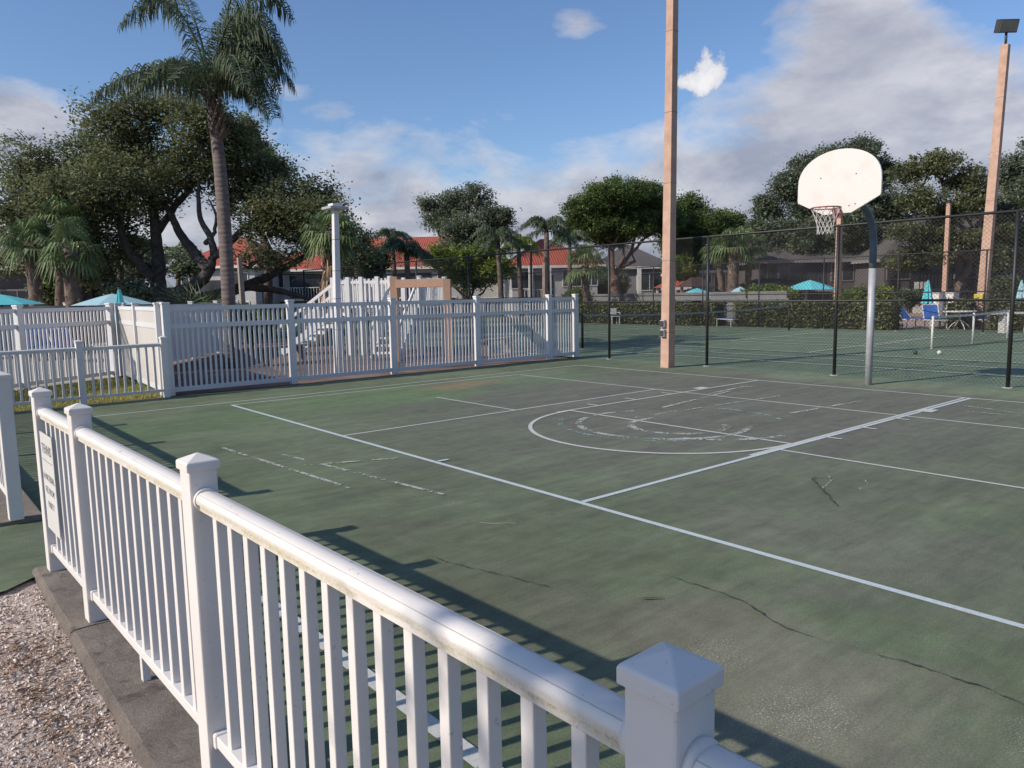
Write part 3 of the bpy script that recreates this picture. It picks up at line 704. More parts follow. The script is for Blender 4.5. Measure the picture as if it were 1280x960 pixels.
# ------------------------------------------------------------------ play deck, stairs, timber frame
mulch = groundmat('reddish_mulch', (.20, .13, .11), (.12, .085, .075), (.26, .19, .16), 3, .8, .8, 40)
sheet('play_area_ground', [(4.15, 14.85), (14.5, 14.85), (14.5, 32), (10, 32), (4.5, 20)], -.02, mulch)
deckp = groundmat('pool_deck_pavers', (.38, .35, .31), (.3, .28, .25), (.42, .38, .34), 2, .5, .2, 30)
sheet('pool_deck', [(-1.4, 16.3), (4.3, 19.9), (10, 27.8), (10, 55), (-25, 55), (-25, 16.3)], -.03, deckp)
sheet('pool_deck', [(33.4, -20), (62, -20), (62, 40), (33.4, 40)], -.03, groundmat('pink_deck_pavers', (.42, .28, .22), (.33, .24, .2), (.4, .33, .28), 2, .5, .2, 30))
sheet('grass_patch_ground', [(-6, 14.72), (4.0, 14.72), (4.33, 19.6), (-1.3, 16.05), (-6, 16.05)], -.012, groundmat('thin_lawn', (.17, .155, .05), (.10, .11, .035), (.20, .16, .08), 5, 1.2, .5, 40))
gm = MB()
for _ in range(26000):
    x, y = rnd(-2.2, 4.15), rnd(14.75, 19.5)
    if y > 17.1+x*.55: continue
    h_ = rnd(.02, .065); a = rnd(0, 6.28); dx, dy = math.cos(a)*.006, math.sin(a)*.006; lx, ly = rnd(-.03, .03), rnd(-.03, .03)
    gm.quad((x-dx, y-dy, -.015), (x+dx, y+dy, -.015), (x+lx, y+ly, h_))
o = gm.build('grass', M['grass']); tag(o, 'yellowish green lawn grass in the fenced patch', 'grass', None, 'stuff')

def deck():
    p = GX(470, 22.5); a = math.atan2(r0.y, r0.x)-.25
    r = empty('play_deck', p, a, 'raised white play deck enclosed by tall white pickets', 'play deck'); w, dp, zf, zt = 2.8, 2.2, 1.35, 2.36
    MB().box((0, dp/2, zf), (w, dp, .1)).build('platform', M['greywall'], r)
    P = [(-w/2, 0), (-w/6, 0), (w/6, 0), (w/2, 0), (w/2, dp), (0, dp), (-w/2, dp), (-w/2, dp/2), (-w*.32, 0), (w*.02, .0)]
    for x, y in P:
        MB().box((x, y, zt/2), (.12, .12, zt)).build('post', M['vinyl_far'], r, .006)
    def run(x0, y0, x1, y1):
        L = math.hypot(x1-x0, y1-y0); n = int(L/.13); mb = MB()
        mb.bar((x0, y0, zt-.16), (x1, y1, zt-.16), .05, .08); mb.bar((x0, y0, zf+.12), (x1, y1, zf+.12), .05, .08)
        for i in range(1, n): t = i/n; mb.box((x0+(x1-x0)*t, y0+(y1-y0)*t, (zf+zt)/2), (.045, .045, zt-zf-.12))
        mb.build('picket_panel', M['vinyl_far'], r)
    run(-w/2, 0, w/6, 0); run(w/2, 0, w/2, dp); run(-w/2, dp, w/2, dp); run(-w/2, 0, -w/2, dp)
    for sx, lx in ((-w/2-.02, -1), (w/3, 0)):
        st = MB(); rl = MB(); n = 6
        for i in range(n):
            z = zf*(i+1)/(n+1)
            if lx: x, y = sx-2.0+2.0*(i+.5)/n, .6; st.box((x, y, z), (.30, .9, .05))
            else: x, y = sx, -1.6+1.6*(i+.5)/n; st.box((x, y, z), (.8, .28, .05))
        for sd in (-.45, .45):
            if lx: a0, a1 = Vector((sx-2.0, .6+sd, 0)), Vector((sx, .6+sd, zf))
            else: a0, a1 = Vector((sx+sd*.9, -1.6, 0)), Vector((sx+sd*.9, 0, zf))
            st.bar(a0, a1, .05, .22); up3 = Vector((0, 0, .85)); rl.bar(a0+up3, a1+up3, .05, .09)
            for i in range(12): t = i/11; q = a0+(a1-a0)*t; rl.bar(q, q+up3, .04, .04)
        st.build('steps', M['vinyl_far'], r); rl.build('stair_rail', M['vinyl_far'], r)
deck()
p = GX(524, 19.6); r = empty('timber_frame', p, math.atan2(r0.y, r0.x)-.05, 'tan timber frame with flat crossbeam in front of the play deck', 'timber frame')
MB().box((-.72, .35, 1.14), (.2, .2, 2.28)).build('post', M['tanwood'], r, .01); MB().box((.74, 0, 1.09), (.2, .2, 2.18)).build('post', M['tanwood'], r, .01)
MB().bar((-.64, .30, 2.09), (.66, .03, 2.09), .16, .22).build('crossbeam', M['tanwood'], r, .01)
# picnic benches in the play area
for px, d, lab in ((350, 20.5, 'low brown bench behind the pickets nearest the palm'), (620, 22, 'low brown bench right of the timber frame')):
    r = empty('garden_bench', GX(px, d), .3, lab, 'bench')
    MB().box((0, 0, .45), (1.6, .36, .06)).build('seat', M['wood'], r)
    for x in (-.6, .6): MB().box((x, 0, .21), (.1, .3, .42)).build('leg', M['wood'], r)

# ------------------------------------------------------------------ foliage
class Leaves:
    def __init__(s): s.v = []; s.f = []
    def leaf(s, p, L, w):
        a = Vector((random.gauss(0, 1), random.gauss(0, 1), random.gauss(0, .6)-.15)).normalized()
        b_ = a.cross(Vector((random.gauss(0, .5), random.gauss(0, .5), 1))).normalized()
        n = len(s.v); a = a*L; b_ = b_*w
        s.v += [tuple(p-a*.5), tuple(p+b_*.5), tuple(p+a*.5), tuple(p-b_*.5)]; s.f.append((n, n+1, n+2, n+3))
    def clump(s, c, r, n, L, w, flat=1.):
        for _ in range(n):
            q = Vector((random.gauss(0, 1), random.gauss(0, 1), random.gauss(0, 1)*flat))*r*.5; s.leaf(c+q, L*rnd(.6, 1.3), w*rnd(.7, 1.3))
    def build(s, name, m, parent):
        me = bpy.data.meshes.new(name); me.from_pydata(s.v, [], s.f); me.materials.append(m); o = bpy.data.objects.new(name, me)
        C.objects.link(o); o.parent = parent; return o
def wig(a, b_, n, amp, rng):
    a, b_ = Vector(a), Vector(b_); L = (b_-a).length; P = []
    for i in range(n+1):
        t = i/n; j = Vector((rng.gauss(0, 1), rng.gauss(0, 1), rng.gauss(0, .6)))*amp*L*math.sin(math.pi*t) ; P.append(a+(b_-a)*t+j)
    return P
def tree(name, label, base, blobs, d, leafm, barkm, limbs=None, tr=.25, fork=None, leaf=.13, dens=1., dspread=None, cl=.45, group=None, cat='tree', fill=.6):
    """blobs: (px,py,rpx,rpy) crown masses; each limb runs from the fork to a mass."""
    base = Vector(base); r = empty(name, base, 0, label, cat, group); rng = random
    lv = Leaves(); tk = MB(); s = d/F
    fork = Vector(fork) if fork is not None else base+Vector((0, 0, 2.5))
    P = wig(base, fork, 5, .03, rng); tk.tube([q-base for q in P], [tr*(1.25-.45*i/5) for i in range(6)], 9)
    for (px, py, rx, ry) in blobs:
        dd = d+(dspread or rx*s)*rnd(-.8, .8); c = W(px, py, dd); rx_, ry_ = rx*s, ry*s
        if limbs is not False:
            Q = wig(fork, c+Vector((0, 0, -ry_*.3)), 6, .06, rng); L0 = (c-fork).length
            r1 = min(tr*.6, .05+L0*.022); tk.tube([q-base for q in Q], [r1*(1-.8*i/6) for i in range(7)], 6, False)
            for _ in range(4):
                e = c+Vector((rnd(-1, 1)*rx_, rnd(-1, 1)*rx_, rnd(-.6, .9)*ry_))*.85; st = Q[rng.randint(3, 6)]
                tk.tube([q-base for q in wig(st, e, 4, .08, rng)], [r1*.4, r1*.3, r1*.22, r1*.12, .01], 5, False)
        ncl = max(4, int(dens*38*(rx_*ry_)**.72/cl**1.2))
        for _ in range(ncl):
            v = Vector((rng.gauss(0, 1), rng.gauss(0, 1), rng.gauss(0, 1))).normalized()*(rng.random()**fill)
            cc = c+Vector((v.x*rx_, v.y*rx_, v.z*ry_)); rr = cl*rnd(.5, 1.25)
            lv.clump(cc-base, rr, int(34*(rr/leaf/3)**1.2)+6, leaf*1.25, leaf*.75, .7)
    tk.build('trunk', barkm, r); lv.build('crown', leafm, r); return r

# the big spreading oak (two masses) -------------------------------
bo = GX(196, 33)
ok = empty('oak_tree', bo, 0, 'huge spreading dark oak with low sprawling limbs behind the palm trunk', 'tree')
tk = MB()
def limb(pts, r0_, r1_, dz=None):
    n = len(pts); Q = [W(x, y, 33+z) for x, y, z in pts]
    # smooth
    S = []
    for i in range(n-1):
        p0 = Q[max(i-1, 0)]; p1, p2 = Q[i], Q[i+1]; p3 = Q[min(i+2, n-1)]
        for k in range(5):
            t = k/5; S.append(.5*((2*p1)+(p2-p0)*t+(2*p0-5*p1+4*p2-p3)*t*t+(3*p1-p0-3*p2+p3)*t**3))
    S.append(Q[-1]); m_ = len(S)-1
    tk.tube([q-bo+Vector((rnd(-.03, .03), rnd(-.03, .03), rnd(-.03, .03))) for q in S], [(r0_+(r1_-r0_)*i/m_)*(.92-.3*i/m_) for i in range(m_+1)], 8)
limb([(196, 390, 0), (197, 372, 0), (198, 340, .2), (196, 300, .3), (190, 240, .2), (188, 190, 0), (185, 160, 0)], .52, .12)
limb([(200, 372, 0), (225, 366, -.5), (250, 352, -.8), (262, 335, -1), (268, 320, -1), (290, 318, -1.2)], .42, .2)
limb([(262, 338, -1), (245, 318, -.6), (225, 292, -.2), (212, 265, 0), (195, 250, 0)], .3, .16)
limb([(268, 320, -1), (262, 295, -1), (250, 270, -1), (248, 235, -1), (256, 210, -1)], .2, .09)
limb([(257, 305, -1), (268, 290, -1), (270, 270, -1.2), (262, 250, -1.2)], .12, .06)
limb([(275, 318, -1), (300, 290, -.5), (330, 270, 0), (350, 240, 0)], .2, .09)
limb([(195, 378, 0), (260, 372, 1), (320, 352, 1.5), (365, 330, 2), (400, 308, 2)], .40, .14)
limb([(300, 358, 1.3), (340, 362, 1), (375, 370, .5), (400, 380, 0)], .22, .1)
limb([(190, 380, 0), (150, 366, 0), (120, 350, -.3), (95, 320, -.4), (70, 290, -.2)], .45, .16)
limb([(150, 366, 0), (130, 330, .4), (120, 290, .6), (118, 240, .5), (125, 190, .2)], .3, .1)
limb([(194, 350, 0), (165, 320, -.2), (150, 280, -.5), (160, 240, -.8), (150, 200, -1)], .3, .1)
limb([(197, 290, .3), (225, 250, .4), (260, 215, .5), (290, 190, .4)], .2, .08)
lv = Leaves(); SS = 33/F
for (px, py, rx, ry, dn) in ((40, 215, 50, 42, 1), (20, 270, 45, 45, .9), (85, 255, 50, 40, 1), (110, 200, 45, 40, 1.1), (150, 150, 50, 32, 1.15), (200, 135, 50, 24, 1.1), (245, 150, 45, 32, 1.1), (290, 170, 38, 32, 1),
        (170, 200, 55, 40, 1.2), (230, 205, 50, 38, .95), (300, 220, 45, 36, 1.1), (340, 215, 32, 26, 1), (360, 255, 45, 38, 1.15), (395, 245, 34, 26, 1), (330, 270, 42, 34, .85), (385, 290, 45, 30, 1),
        (150, 260, 45, 35, 1), (120, 300, 50, 30, .8), (70, 315, 50, 28, .8), (200, 240, 40, 28, .75), (430, 300, 32, 24, .9), (310, 318, 32, 20, .5), (350, 325, 34, 18, .6), (455, 315, 26, 16, .9), (15, 320, 40, 30, .8), (170, 305, 32, 26, .5), (60, 240, 50, 40, 1), (140, 225, 50, 40, 1), (275, 195, 40, 30, .9), (105, 335, 50, 24, .8), (400, 270, 36, 26, 1), (290, 245, 30, 24, .5)):
    c = W(px, py, 33+rnd(-2.4, 2.4)); a, b_ = rx*SS, ry*SS
    for _ in range(int(72*dn*a*b_)):
        v = Vector((random.gauss(0, 1), random.gauss(0, 1), random.gauss(0, 1))).normalized()*random.random()**.5
        cc = c+Vector((v.x*a, v.y*a, v.z*b_)); rr = rnd(.25, .75); lv.clump(cc-bo, rr, int(54*rr+8), .16, .095, .6)
    for _ in range(5):
        e = c+Vector((rnd(-1, 1)*a, rnd(-1, 1)*a, rnd(-.5, .8)*b_)); tk.tube([q-bo for q in wig(c+Vector((0, 0, -b_*.8)), e, 4, .1, random)], [.07, .05, .04, .03, .012], 5, False)
tk.build('trunk', M['bark'], ok); lv.build('crown', M['oakw'], ok)
tree('pine_tree', 'dark pointed pine crown rising behind the oak, right of the palm trunk', GX(335, 40), [(300, 165, 18, 20), (318, 185, 20, 18), (335, 205, 16, 14), (348, 212, 12, 10), (322, 235, 26, 26)], 40, M['pine'], M['redbark'], None, .2, W(318, 240, 40), .14, 1.2, group=None)
tree('leafy_tree', 'green tree behind the oak at the left, filling the gap above the teal umbrella', GX(120, 42), [(70, 345, 50, 25), (130, 340, 45, 24), (20, 345, 35, 25), (175, 330, 32, 24), (230, 330, 26, 18)], 40, M['oak2'], M['bark'], None, .2, None, .16, .8, group=None)

# background trees ------------------------------------------------
tree('pine_tree', 'round topped umbrella pine with forked trunk left of the court light pole', GX(771, 58), [(735, 262, 32, 20), (770, 242, 40, 18), (808, 252, 34, 22), (750, 280, 36, 20), (790, 278, 36, 20), (718, 285, 18, 14), (830, 275, 24, 20), (765, 296, 26, 14)], 58, M['pine'], M['redbark'], None, .42, W(768, 345, 58), .15, 2.1, cl=.5, fill=.45)
tree('pine_tree', 'darker pine behind and right of the court light pole', GX(872, 62), [(858, 262, 26, 20), (880, 285, 34, 22), (850, 300, 30, 24), (905, 300, 22, 16), (870, 325, 36, 18), (915, 280, 16, 14)], 62, M['pine'], M['redbark'], None, .35, W(868, 330, 62), .17, 1.8, cl=.55, fill=.45)
tree('leafy_tree', 'sparse grey-green tree in the middle distance above the red roofs', GX(582, 60), [(560, 258, 26, 20), (590, 248, 28, 18), (612, 270, 24, 20), (575, 285, 32, 22), (545, 275, 16, 14), (630, 272, 14, 14), (600, 300, 30, 18), (535, 255, 12, 10), (570, 312, 30, 16)], 60, M['oak2'], M['bark'], None, .3, W(580, 325, 60), .16, .95, cl=.5)
tree('leafy_tree', 'yellow-green bushy tree below the sparse tree', GX(590, 50), [(545, 322, 22, 14), (575, 330, 26, 18), (605, 318, 30, 18), (625, 335, 22, 16), (590, 348, 30, 16)], 50, M['yel'], M['bark'], None, .15, GX(590, 50)+Vector((0, 0, 1.2)), .16, 1.0)
tree('leafy_tree', 'dark rounded evergreen left of the queen palm, before the red roof', GX(455, 45), [(445, 318, 24, 16), (470, 325, 18, 12), (430, 330, 20, 14), (462, 340, 16, 8)], 45, M['oak'], M['bark'], None, .2, None, .15, 1.2)
tree('oak_tree', 'large oak behind the backboard reaching over the grey roof', GX(1058, 56), [(1040, 200, 26, 18), (1075, 195, 28, 20), (1100, 215, 22, 22), (1010, 215, 26, 22), (1040, 235, 40, 26), (985, 235, 22, 20), (1085, 250, 36, 28), (1075, 325, 34, 16), (1110, 330, 30, 16), (1030, 320, 26, 14), (1015, 262, 36, 26), (960, 262, 20, 20), (1060, 285, 38, 26), (1115, 275, 26, 28), (990, 290, 30, 20), (1095, 310, 32, 22), (950, 290, 18, 16), (965, 318, 22, 12), (1050, 312, 40, 16), (1000, 308, 26, 12)], 56, M['oak2'], M['bark'], None, .42, W(1045, 340, 56), .17, 1.35, cl=.55)
tree('oak_tree', 'airy oak with pale leaning trunk left of the right light pole', GX(1192, 47), [(1140, 215, 26, 20), (1175, 205, 26, 18), (1205, 225, 28, 22), (1150, 250, 28, 20), (1190, 262, 30, 20), (1225, 250, 24, 20), (1165, 290, 24, 16), (1205, 300, 28, 16), (1240, 285, 22, 20), (1175, 318, 18, 10), (1150, 315, 26, 14), (1130, 290, 22, 14), (1240, 320, 20, 14), (1125, 325, 20, 14)], 47, M['oakw'], M['palebark'], None, .3, W(1212, 325, 47), .15, .85, cl=.45)
tree('oak_tree', 'oak at the right edge of the photo beyond the tall light pole', GX(1270, 50), [(1260, 220, 24, 26), (1285, 245, 26, 30), (1255, 265, 22, 20), (1270, 300, 28, 22), (1300, 200, 30, 30), (1262, 325, 18, 10)], 50, M['oak2'], M['palebark'], None, .3, W(1275, 330, 50), .16, .85, cl=.45)
tree('leafy_tree', 'thin yellowish tree between the dark pine and the large oak', GX(925, 66), [(905, 272, 14, 9), (925, 285, 16, 10), (935, 305, 16, 16), (910, 312, 16, 14)], 66, M['yel'], M['bark'], None, .2, None, .2, .7)
for (px, py, rx, ry, d, mm, lab) in ((760, 352, 26, 18, 70, 'oak2', 'shrub beside the grey house under the umbrella pine'), (960, 368, 34, 10, 42, 'yel', 'yellow-green clipped shrub behind the hedge, left of the hoop'), (1075, 370, 20, 9, 42, 'yel', 'yellow-green shrub just left of the hoop pole'),
        (1100, 368, 12, 9, 43, 'yel', 'small yellow-green shrub right of the hoop pole'), (722, 372, 14, 10, 45, 'yel', 'small bright shrub at the right end of the picket fence'), (160, 368, 26, 16, 30, 'oak2', 'dark shrub under the oak behind the umbrellas'),
        (62, 358, 16, 24, 31, 'fan', 'tall narrow shrub between the two left fan palms'), (1255, 365, 25, 18, 42, 'oak', 'dark shrub right of the tall floodlight pole'), (850, 335, 22, 14, 58, 'yel', 'sunlit shrub right of the court light pole'), (1135, 372, 14, 8, 40, 'oak', 'low dark shrub left of the closed umbrella')):
    b_ = GX(px, d); z = W(px, py, d).z
    tree('shrub', lab, b_, [(px, py, rx, ry), (px-rx*.3, py+ry*.3, rx*.6, ry*.7), (px+rx*.4, py+ry*.3, rx*.6, ry*.7)], d, M[mm], M['bark'], None, .06, b_+Vector((0, 0, max(.2, z*.4))), .14, 1.6, cl=.35, cat='shrub', fill=.4)

# hedges
def hedge(label, y0, y1, x0=31.5, th=1.1, h=1.17):
    r = empty('hedge', (x0, min(y0, y1), 0), 0, label, 'hedge'); L = abs(y1-y0); lv = Leaves()
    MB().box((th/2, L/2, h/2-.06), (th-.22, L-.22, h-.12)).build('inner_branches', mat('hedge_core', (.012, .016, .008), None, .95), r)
    for _ in range(int(L*560)):
        f = random.random(); y = rnd(0, L)
        if f < .55: p = Vector((rnd(-.04, .14), y, rnd(.02, h)))
        elif f < .85: p = Vector((rnd(0, th), y, h+random.gauss(-.03, .05)))
        else: p = Vector((rnd(0, th), random.choice((rnd(-.03, .1), L-rnd(-.03, .1))), rnd(0, h)))
        lv.leaf(p, .13, .08)
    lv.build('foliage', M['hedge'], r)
def yat(px, x): # y where column px meets the plane X=x
    v = fw+(px-640)/F*rt-(368-480)/F*up; return x*v.y/v.x
hedge('long clipped hedge behind the tennis court on the left', yat(893, 31.5), 36)
hedge('clipped hedge between the narrow gap and the blue loungers', yat(1116, 31.5), yat(916, 31.5))
hedge('short dark hedge behind the white round table', yat(1214, 34.), yat(1180, 34.), 34.)
hedge('clipped hedge at the far right behind the white bench', yat(1400, 33.6), yat(1234, 33.6), 33.6)
M['greyfence'] = mat('grey_fence_boards', (.20, .20, .20), (.16, .16, .16), .7)
pool_fence('low white fence just above the long hedge', (34.5, 36), (34.5, yat(985, 34.5)), 7, True, 1.30, M['greyfence'], None, M['greyfence'])

# palms
def fan_palm(label, px, ybase, d, pyc, rpx, tr, seed, shag=False, group=None, n=26, m=None, droop=.6):
    rg = random.Random(seed); base = GX(px, d) if not hasattr(px, '__len__') else GX(px[0], d); cx = px if not hasattr(px, '__len__') else px[1]
    r = empty('fan_palm', base, 0, label, 'palm tree', group); c = W(cx, pyc, d)-base; Rr = rpx/F*d
    P = [Vector((0, 0, -.05)).lerp(c, i/8)+Vector((rg.gauss(0, .02), rg.gauss(0, .02), 0)) for i in range(9)]
    MB().tube(P, [tr*(1.15-.02*i)*(1+.08*(i % 2)) for i in range(9)], 10).build('trunk', M['palebark'], r)
    boots = MB()
    k = int(c.z*14)
    for i in range(k):
        t = i/k; q = Vector((0, 0, 0)).lerp(c, t); a = i*2.4; s = tr*(1.5 if shag else 1.2)
        o_ = Vector((math.cos(a), math.sin(a), 0)); sd = Vector((-o_.y, o_.x, 0))*tr*.35
        boots.quad(q+o_*tr*.9-sd, q+o_*tr*.9+sd, q+o_*s*1.15+Vector((0, 0, tr*.9))+sd*.3, q+o_*s*1.15+Vector((0, 0, tr*.9))-sd*.3)
        if shag and t > .35:
            for _ in range(3):
                b2 = a+rg.uniform(-.5, .5); o2 = Vector((math.cos(b2), math.sin(b2), 0)); L = rg.uniform(.3, .8)
                boots.quad(q+o2*tr-sd*.4, q+o2*tr+sd*.4, q+o2*(tr+.22)+Vector((0, 0, -L)))
    boots.build('dry_skirt', M['dry'], r)
    lv = MB()
    for i in range(n):
        az = i*2.39996+rg.uniform(-.2, .2); el = rg.uniform(-.75, 1.35); o_ = Vector((math.cos(az)*math.cos(el), math.sin(az)*math.cos(el), math.sin(el)))
        pl = Rr*rg.uniform(.4, .55); hub = c+o_*pl+Vector((0, 0, -.1*pl)); side = o_.cross(Vector((0, 0, 1)))
        if side.length < .1: side = Vector((1, 0, 0))
        side.normalize(); lv.bar(c, hub, .025, .02)
        K = 18
        for j in range(K):
            th = -2.0+4.0*j/(K-1); dv = o_*math.cos(th)+side*math.sin(th); L = Rr*.62*(1-.25*abs(th)/2)*rg.uniform(.85, 1.1)
            mid = hub+dv*L*.55+Vector((0, 0, .02)); tip = hub+dv*L*.95+Vector((0, 0, -L*droop*rg.uniform(.5, 1.1))); w = side.cross(dv)
            w = dv.cross(w).normalized()*L*.045
            lv.quad(hub, mid-w, tip, mid+w)
    lv.build('crown', m or M['fan'], r); return r
fan_palm('shaggy fan palm with pale trunk at far left, leftmost of the two beside the oak', (46, 38), 385, 29, 305, 44, .22, 1)
fan_palm('thicker fan palm left of the open pale umbrella', (93, 88), 380, 28, 310, 46, .27, 2)
fan_palm('tall fan palm high in the oak shade at left', (70, 78), 380, 30, 275, 40, .18, 12)
fan_palm('fan palm with shaggy dry skirt behind the white lamp post', (405, 415), 380, 28, 290, 46, .26, 3, True, n=34)
fan_palm('small fan palm beyond the right end of the picket fence', (734, 731), 380, 44, 330, 34, .2, 4)
fan_palm('fan palm with very thick trunk behind the hedge gap', (914, 918), 375, 50, 310, 36, .33, 5)
fan_palm('slim fan palm right of the thick trunked palm', (934, 938), 375, 52, 305, 26, .2, 6)
fan_palm('slim dark fan palm left of the thick trunked palm', (905, 898), 375, 51, 312, 26, .2, 16)
for i, (px, d, rr, lab) in enumerate(((262, 26, 20, 'low spiky palmetto left of the palm trunk'), (312, 27, 17, 'low spiky palmetto right of the grey post'), (282, 28, 16, 'low spiky palmetto directly behind the palm trunk'), (335, 33, 16, 'dark palmetto against the white building wall'), (250, 30, 30, 'dark fan palm clump in the oak shade'), (165, 34, 24, 'palmetto clump beneath the oak limbs'))):
    b_ = GX(px, d); r = empty('palmetto', b_, 0, lab, 'shrub'); rg = random.Random(40+i); lv = MB()
    hgt = 1.15+.25*(i % 3)
    for k in range(34):
        az = k*2.4; el = rg.uniform(.35, 1.3); L = rr/F*d*rg.uniform(1.2, 2.0); o_ = Vector((math.cos(az)*math.cos(el), math.sin(az)*math.cos(el), math.sin(el)))
        side = o_.cross(Vector((0, 0, 1))).normalized(); hub = Vector((0, 0, hgt*.5))+o_*L*.6; lv.bar((0, 0, 0), hub, .03, .02)
        for j in range(13):
            th = -1.5+3*j/12; dv = o_*math.cos(th)+side*math.sin(th); lv.quad(hub, hub+dv*L*.4-Vector((0, 0, .02)), hub+dv*L*.75+Vector((0, 0, -.05)), hub+dv*L*.4+Vector((0, 0, .02))+side*.02)
    lv.build('fronds', M['fan'] if i < 3 else M['palm'], r)

def frond(mb, P, LL, rg, dens=60, wd=.03, down=.85, fwd=.35):
    # P: rachis points; leaflets on both sides, drooping
    n = len(P)-1
    mb.tube(P, [.035*(1-i/n)+.006 for i in range(n+1)], 5, False)
    for k in range(dens):
        t = .12+.88*k/dens; f = t*n; i = min(int(f), n-1); q = P[i].lerp(P[i+1], f-i); tg = (P[i+1]-P[i]).normalized()
        sd = tg.cross(Vector((0, 0, 1)))
        if sd.length < .15: sd = Vector((rg.gauss(0, 1), rg.gauss(0, 1), 0))
        sd.normalize(); L = LL*(math.sin(math.pi*(.18+.74*t))**.7)*rg.uniform(.8, 1.15)
        for s_ in (-1, 1):
            d1 = (sd*s_*rg.uniform(.5, 1.1)+tg*fwd+Vector((rg.gauss(0, .15), rg.gauss(0, .15), rg.uniform(-.5, .45)))).normalized()
            m1 = q+d1*L*.42; m2 = m1+(d1*.45+tg*.1+Vector((0, 0, -down))).normalized()*L*.33; m3 = m2+(d1*.12+Vector((0, 0, -1))).normalized()*L*.3
            w = tg*wd*.5
            mb.quad(q-w*.6, m1-w, m1+w, q+w*.6); mb.quad(m1-w, m2-w*.8, m2+w*.8, m1+w); mb.quad(m2-w*.8, m3, m2+w*.8)
def bez(a, c, b_, n=12): return [a*(1-t)**2+c*2*t*(1-t)+b_*t*t for t in [i/n for i in range(n+1)]]
# main queen palm
D = 19.6; pb = GX(284, D); qp = empty('queen_palm', pb, 0, 'tall feathery palm with smooth grey trunk standing behind the picket fence', 'palm tree')
def ringbark():
    m, nt, b = nodes('ringed_palm_bark'); v = N(nt, 'ShaderNodeTexCoord').outputs['Object']
    mp = N(nt, 'ShaderNodeMapping'); mp.inputs['Scale'].default_value = (.3, .3, 1); nt.links.new(v, mp.inputs[0])
    n1 = noise(nt, mp.outputs[0], 9, 5, .7); c = ramp(nt, n1, .35, .68, (.20, .155, .135), (.10, .08, .075))
    s = N(nt, 'ShaderNodeSeparateXYZ'); nt.links.new(v, s.inputs[0])
    w = mth(nt, 'SINE', mth(nt, 'ADD', mth(nt, 'MULTIPLY', s.outputs[2], 52.), mth(nt, 'MULTIPLY', n1, 4.)))
    c = mixc(nt, ramp(nt, w, .72, 1., (0, 0, 0), (.45, .45, .45)), c, (.05, .04, .036))
    nt.links.new(c, b.inputs['Base Color']); b.inputs['Roughness'].default_value = .9; bump(nt, b, w, .3, .012); return m
tp = [(288, 440), (286, 380), (283, 320), (279, 260), (275, 210), (271, 175), (268, 150), (266, 128)]
Q = [pb*0+Vector((0, 0, -.1))]+[W(x, y, D)-pb for x, y in tp]
MB().tube(Q, [.185, .18, .172, .172, .168, .160, .152, .16, .15], 16).build('trunk', ringbark(), qp)
bt = MB(); rg = random.Random(5)
for i in range(60):
    t = i/60; q = (W(274, 178, D)-pb).lerp(W(266, 120, D)-pb, t); a = i*2.4; o_ = Vector((math.cos(a), math.sin(a), 0)); sd = Vector((-o_.y, o_.x, 0))*.07
    bt.quad(q+o_*.13-sd, q+o_*.13+sd, q+o_*rg.uniform(.19, .3)+Vector((0, 0, rg.uniform(.12, .3)))+sd*.3, q+o_*.2+Vector((0, 0, .25))-sd*.3)
bt.build('frond_boots', mat('brown_frond_boots', (.10, .065, .05), (.18, .12, .085), .9, 9), qp)
cc = W(265, 128, D)-pb
FR = [  # ctrl px,py,dd ; tip px,py,dd
 ((212, 52, -.3), (118, 118, -.8)), ((205, 75, .8), (135, 112, 1.6)), ((228, -62, .2), (150, 32, -.3)), ((240, -75, 1.2), (172, 30, 2.0)),
 ((290, -85, -.4), (335, -35, -.6)), ((305, -70, .7), (366, 25, 1.6)),
 ((318, -15, -.3), (366, 88, -.2)), ((312, 20, 1.1), (350, 118, 1.9)), ((318, 55, -.8), (345, 148, -1.2)), ((300, 55, .4), (318, 135, .8)),
 ((290, 20, -1.6), (305, 110, -3.0)), ((280, -20, 1.7), (300, 60, 3.2)), ((246, 40, -1.8), (215, 100, -3.0)), ((248, 50, 1.8), (222, 100, 3.0)), ((290, -30, .1), (340, 55, .3)), ((322, 25, -.2), (368, 110, .2)), ((308, 60, .6), (336, 150, 1.0)), ((296, 30, -.8), (325, 120, -1.4)), ((305, 0, .3), (352, 75, .6)), ((228, 40, -.6), (165, 118, -1.2)), ((275, -20, -1.2), (330, 20, -2.2)), ((236, 60, .2), (176, 92, .2)), ((300, -40, 1.6), (352, 60, 2.6)), ((285, 0, -.3), (342, 100, -1.6))]
for i, (c_, t_) in enumerate(FR):
    mb = MB(); P = bez(cc, W(c_[0], c_[1], D+c_[2])-pb, W(t_[0], t_[1], D+t_[2])-pb, 14); frond(mb, P, .80, rg, 92, .036)
    mb.build('frond', M['palm'], qp)
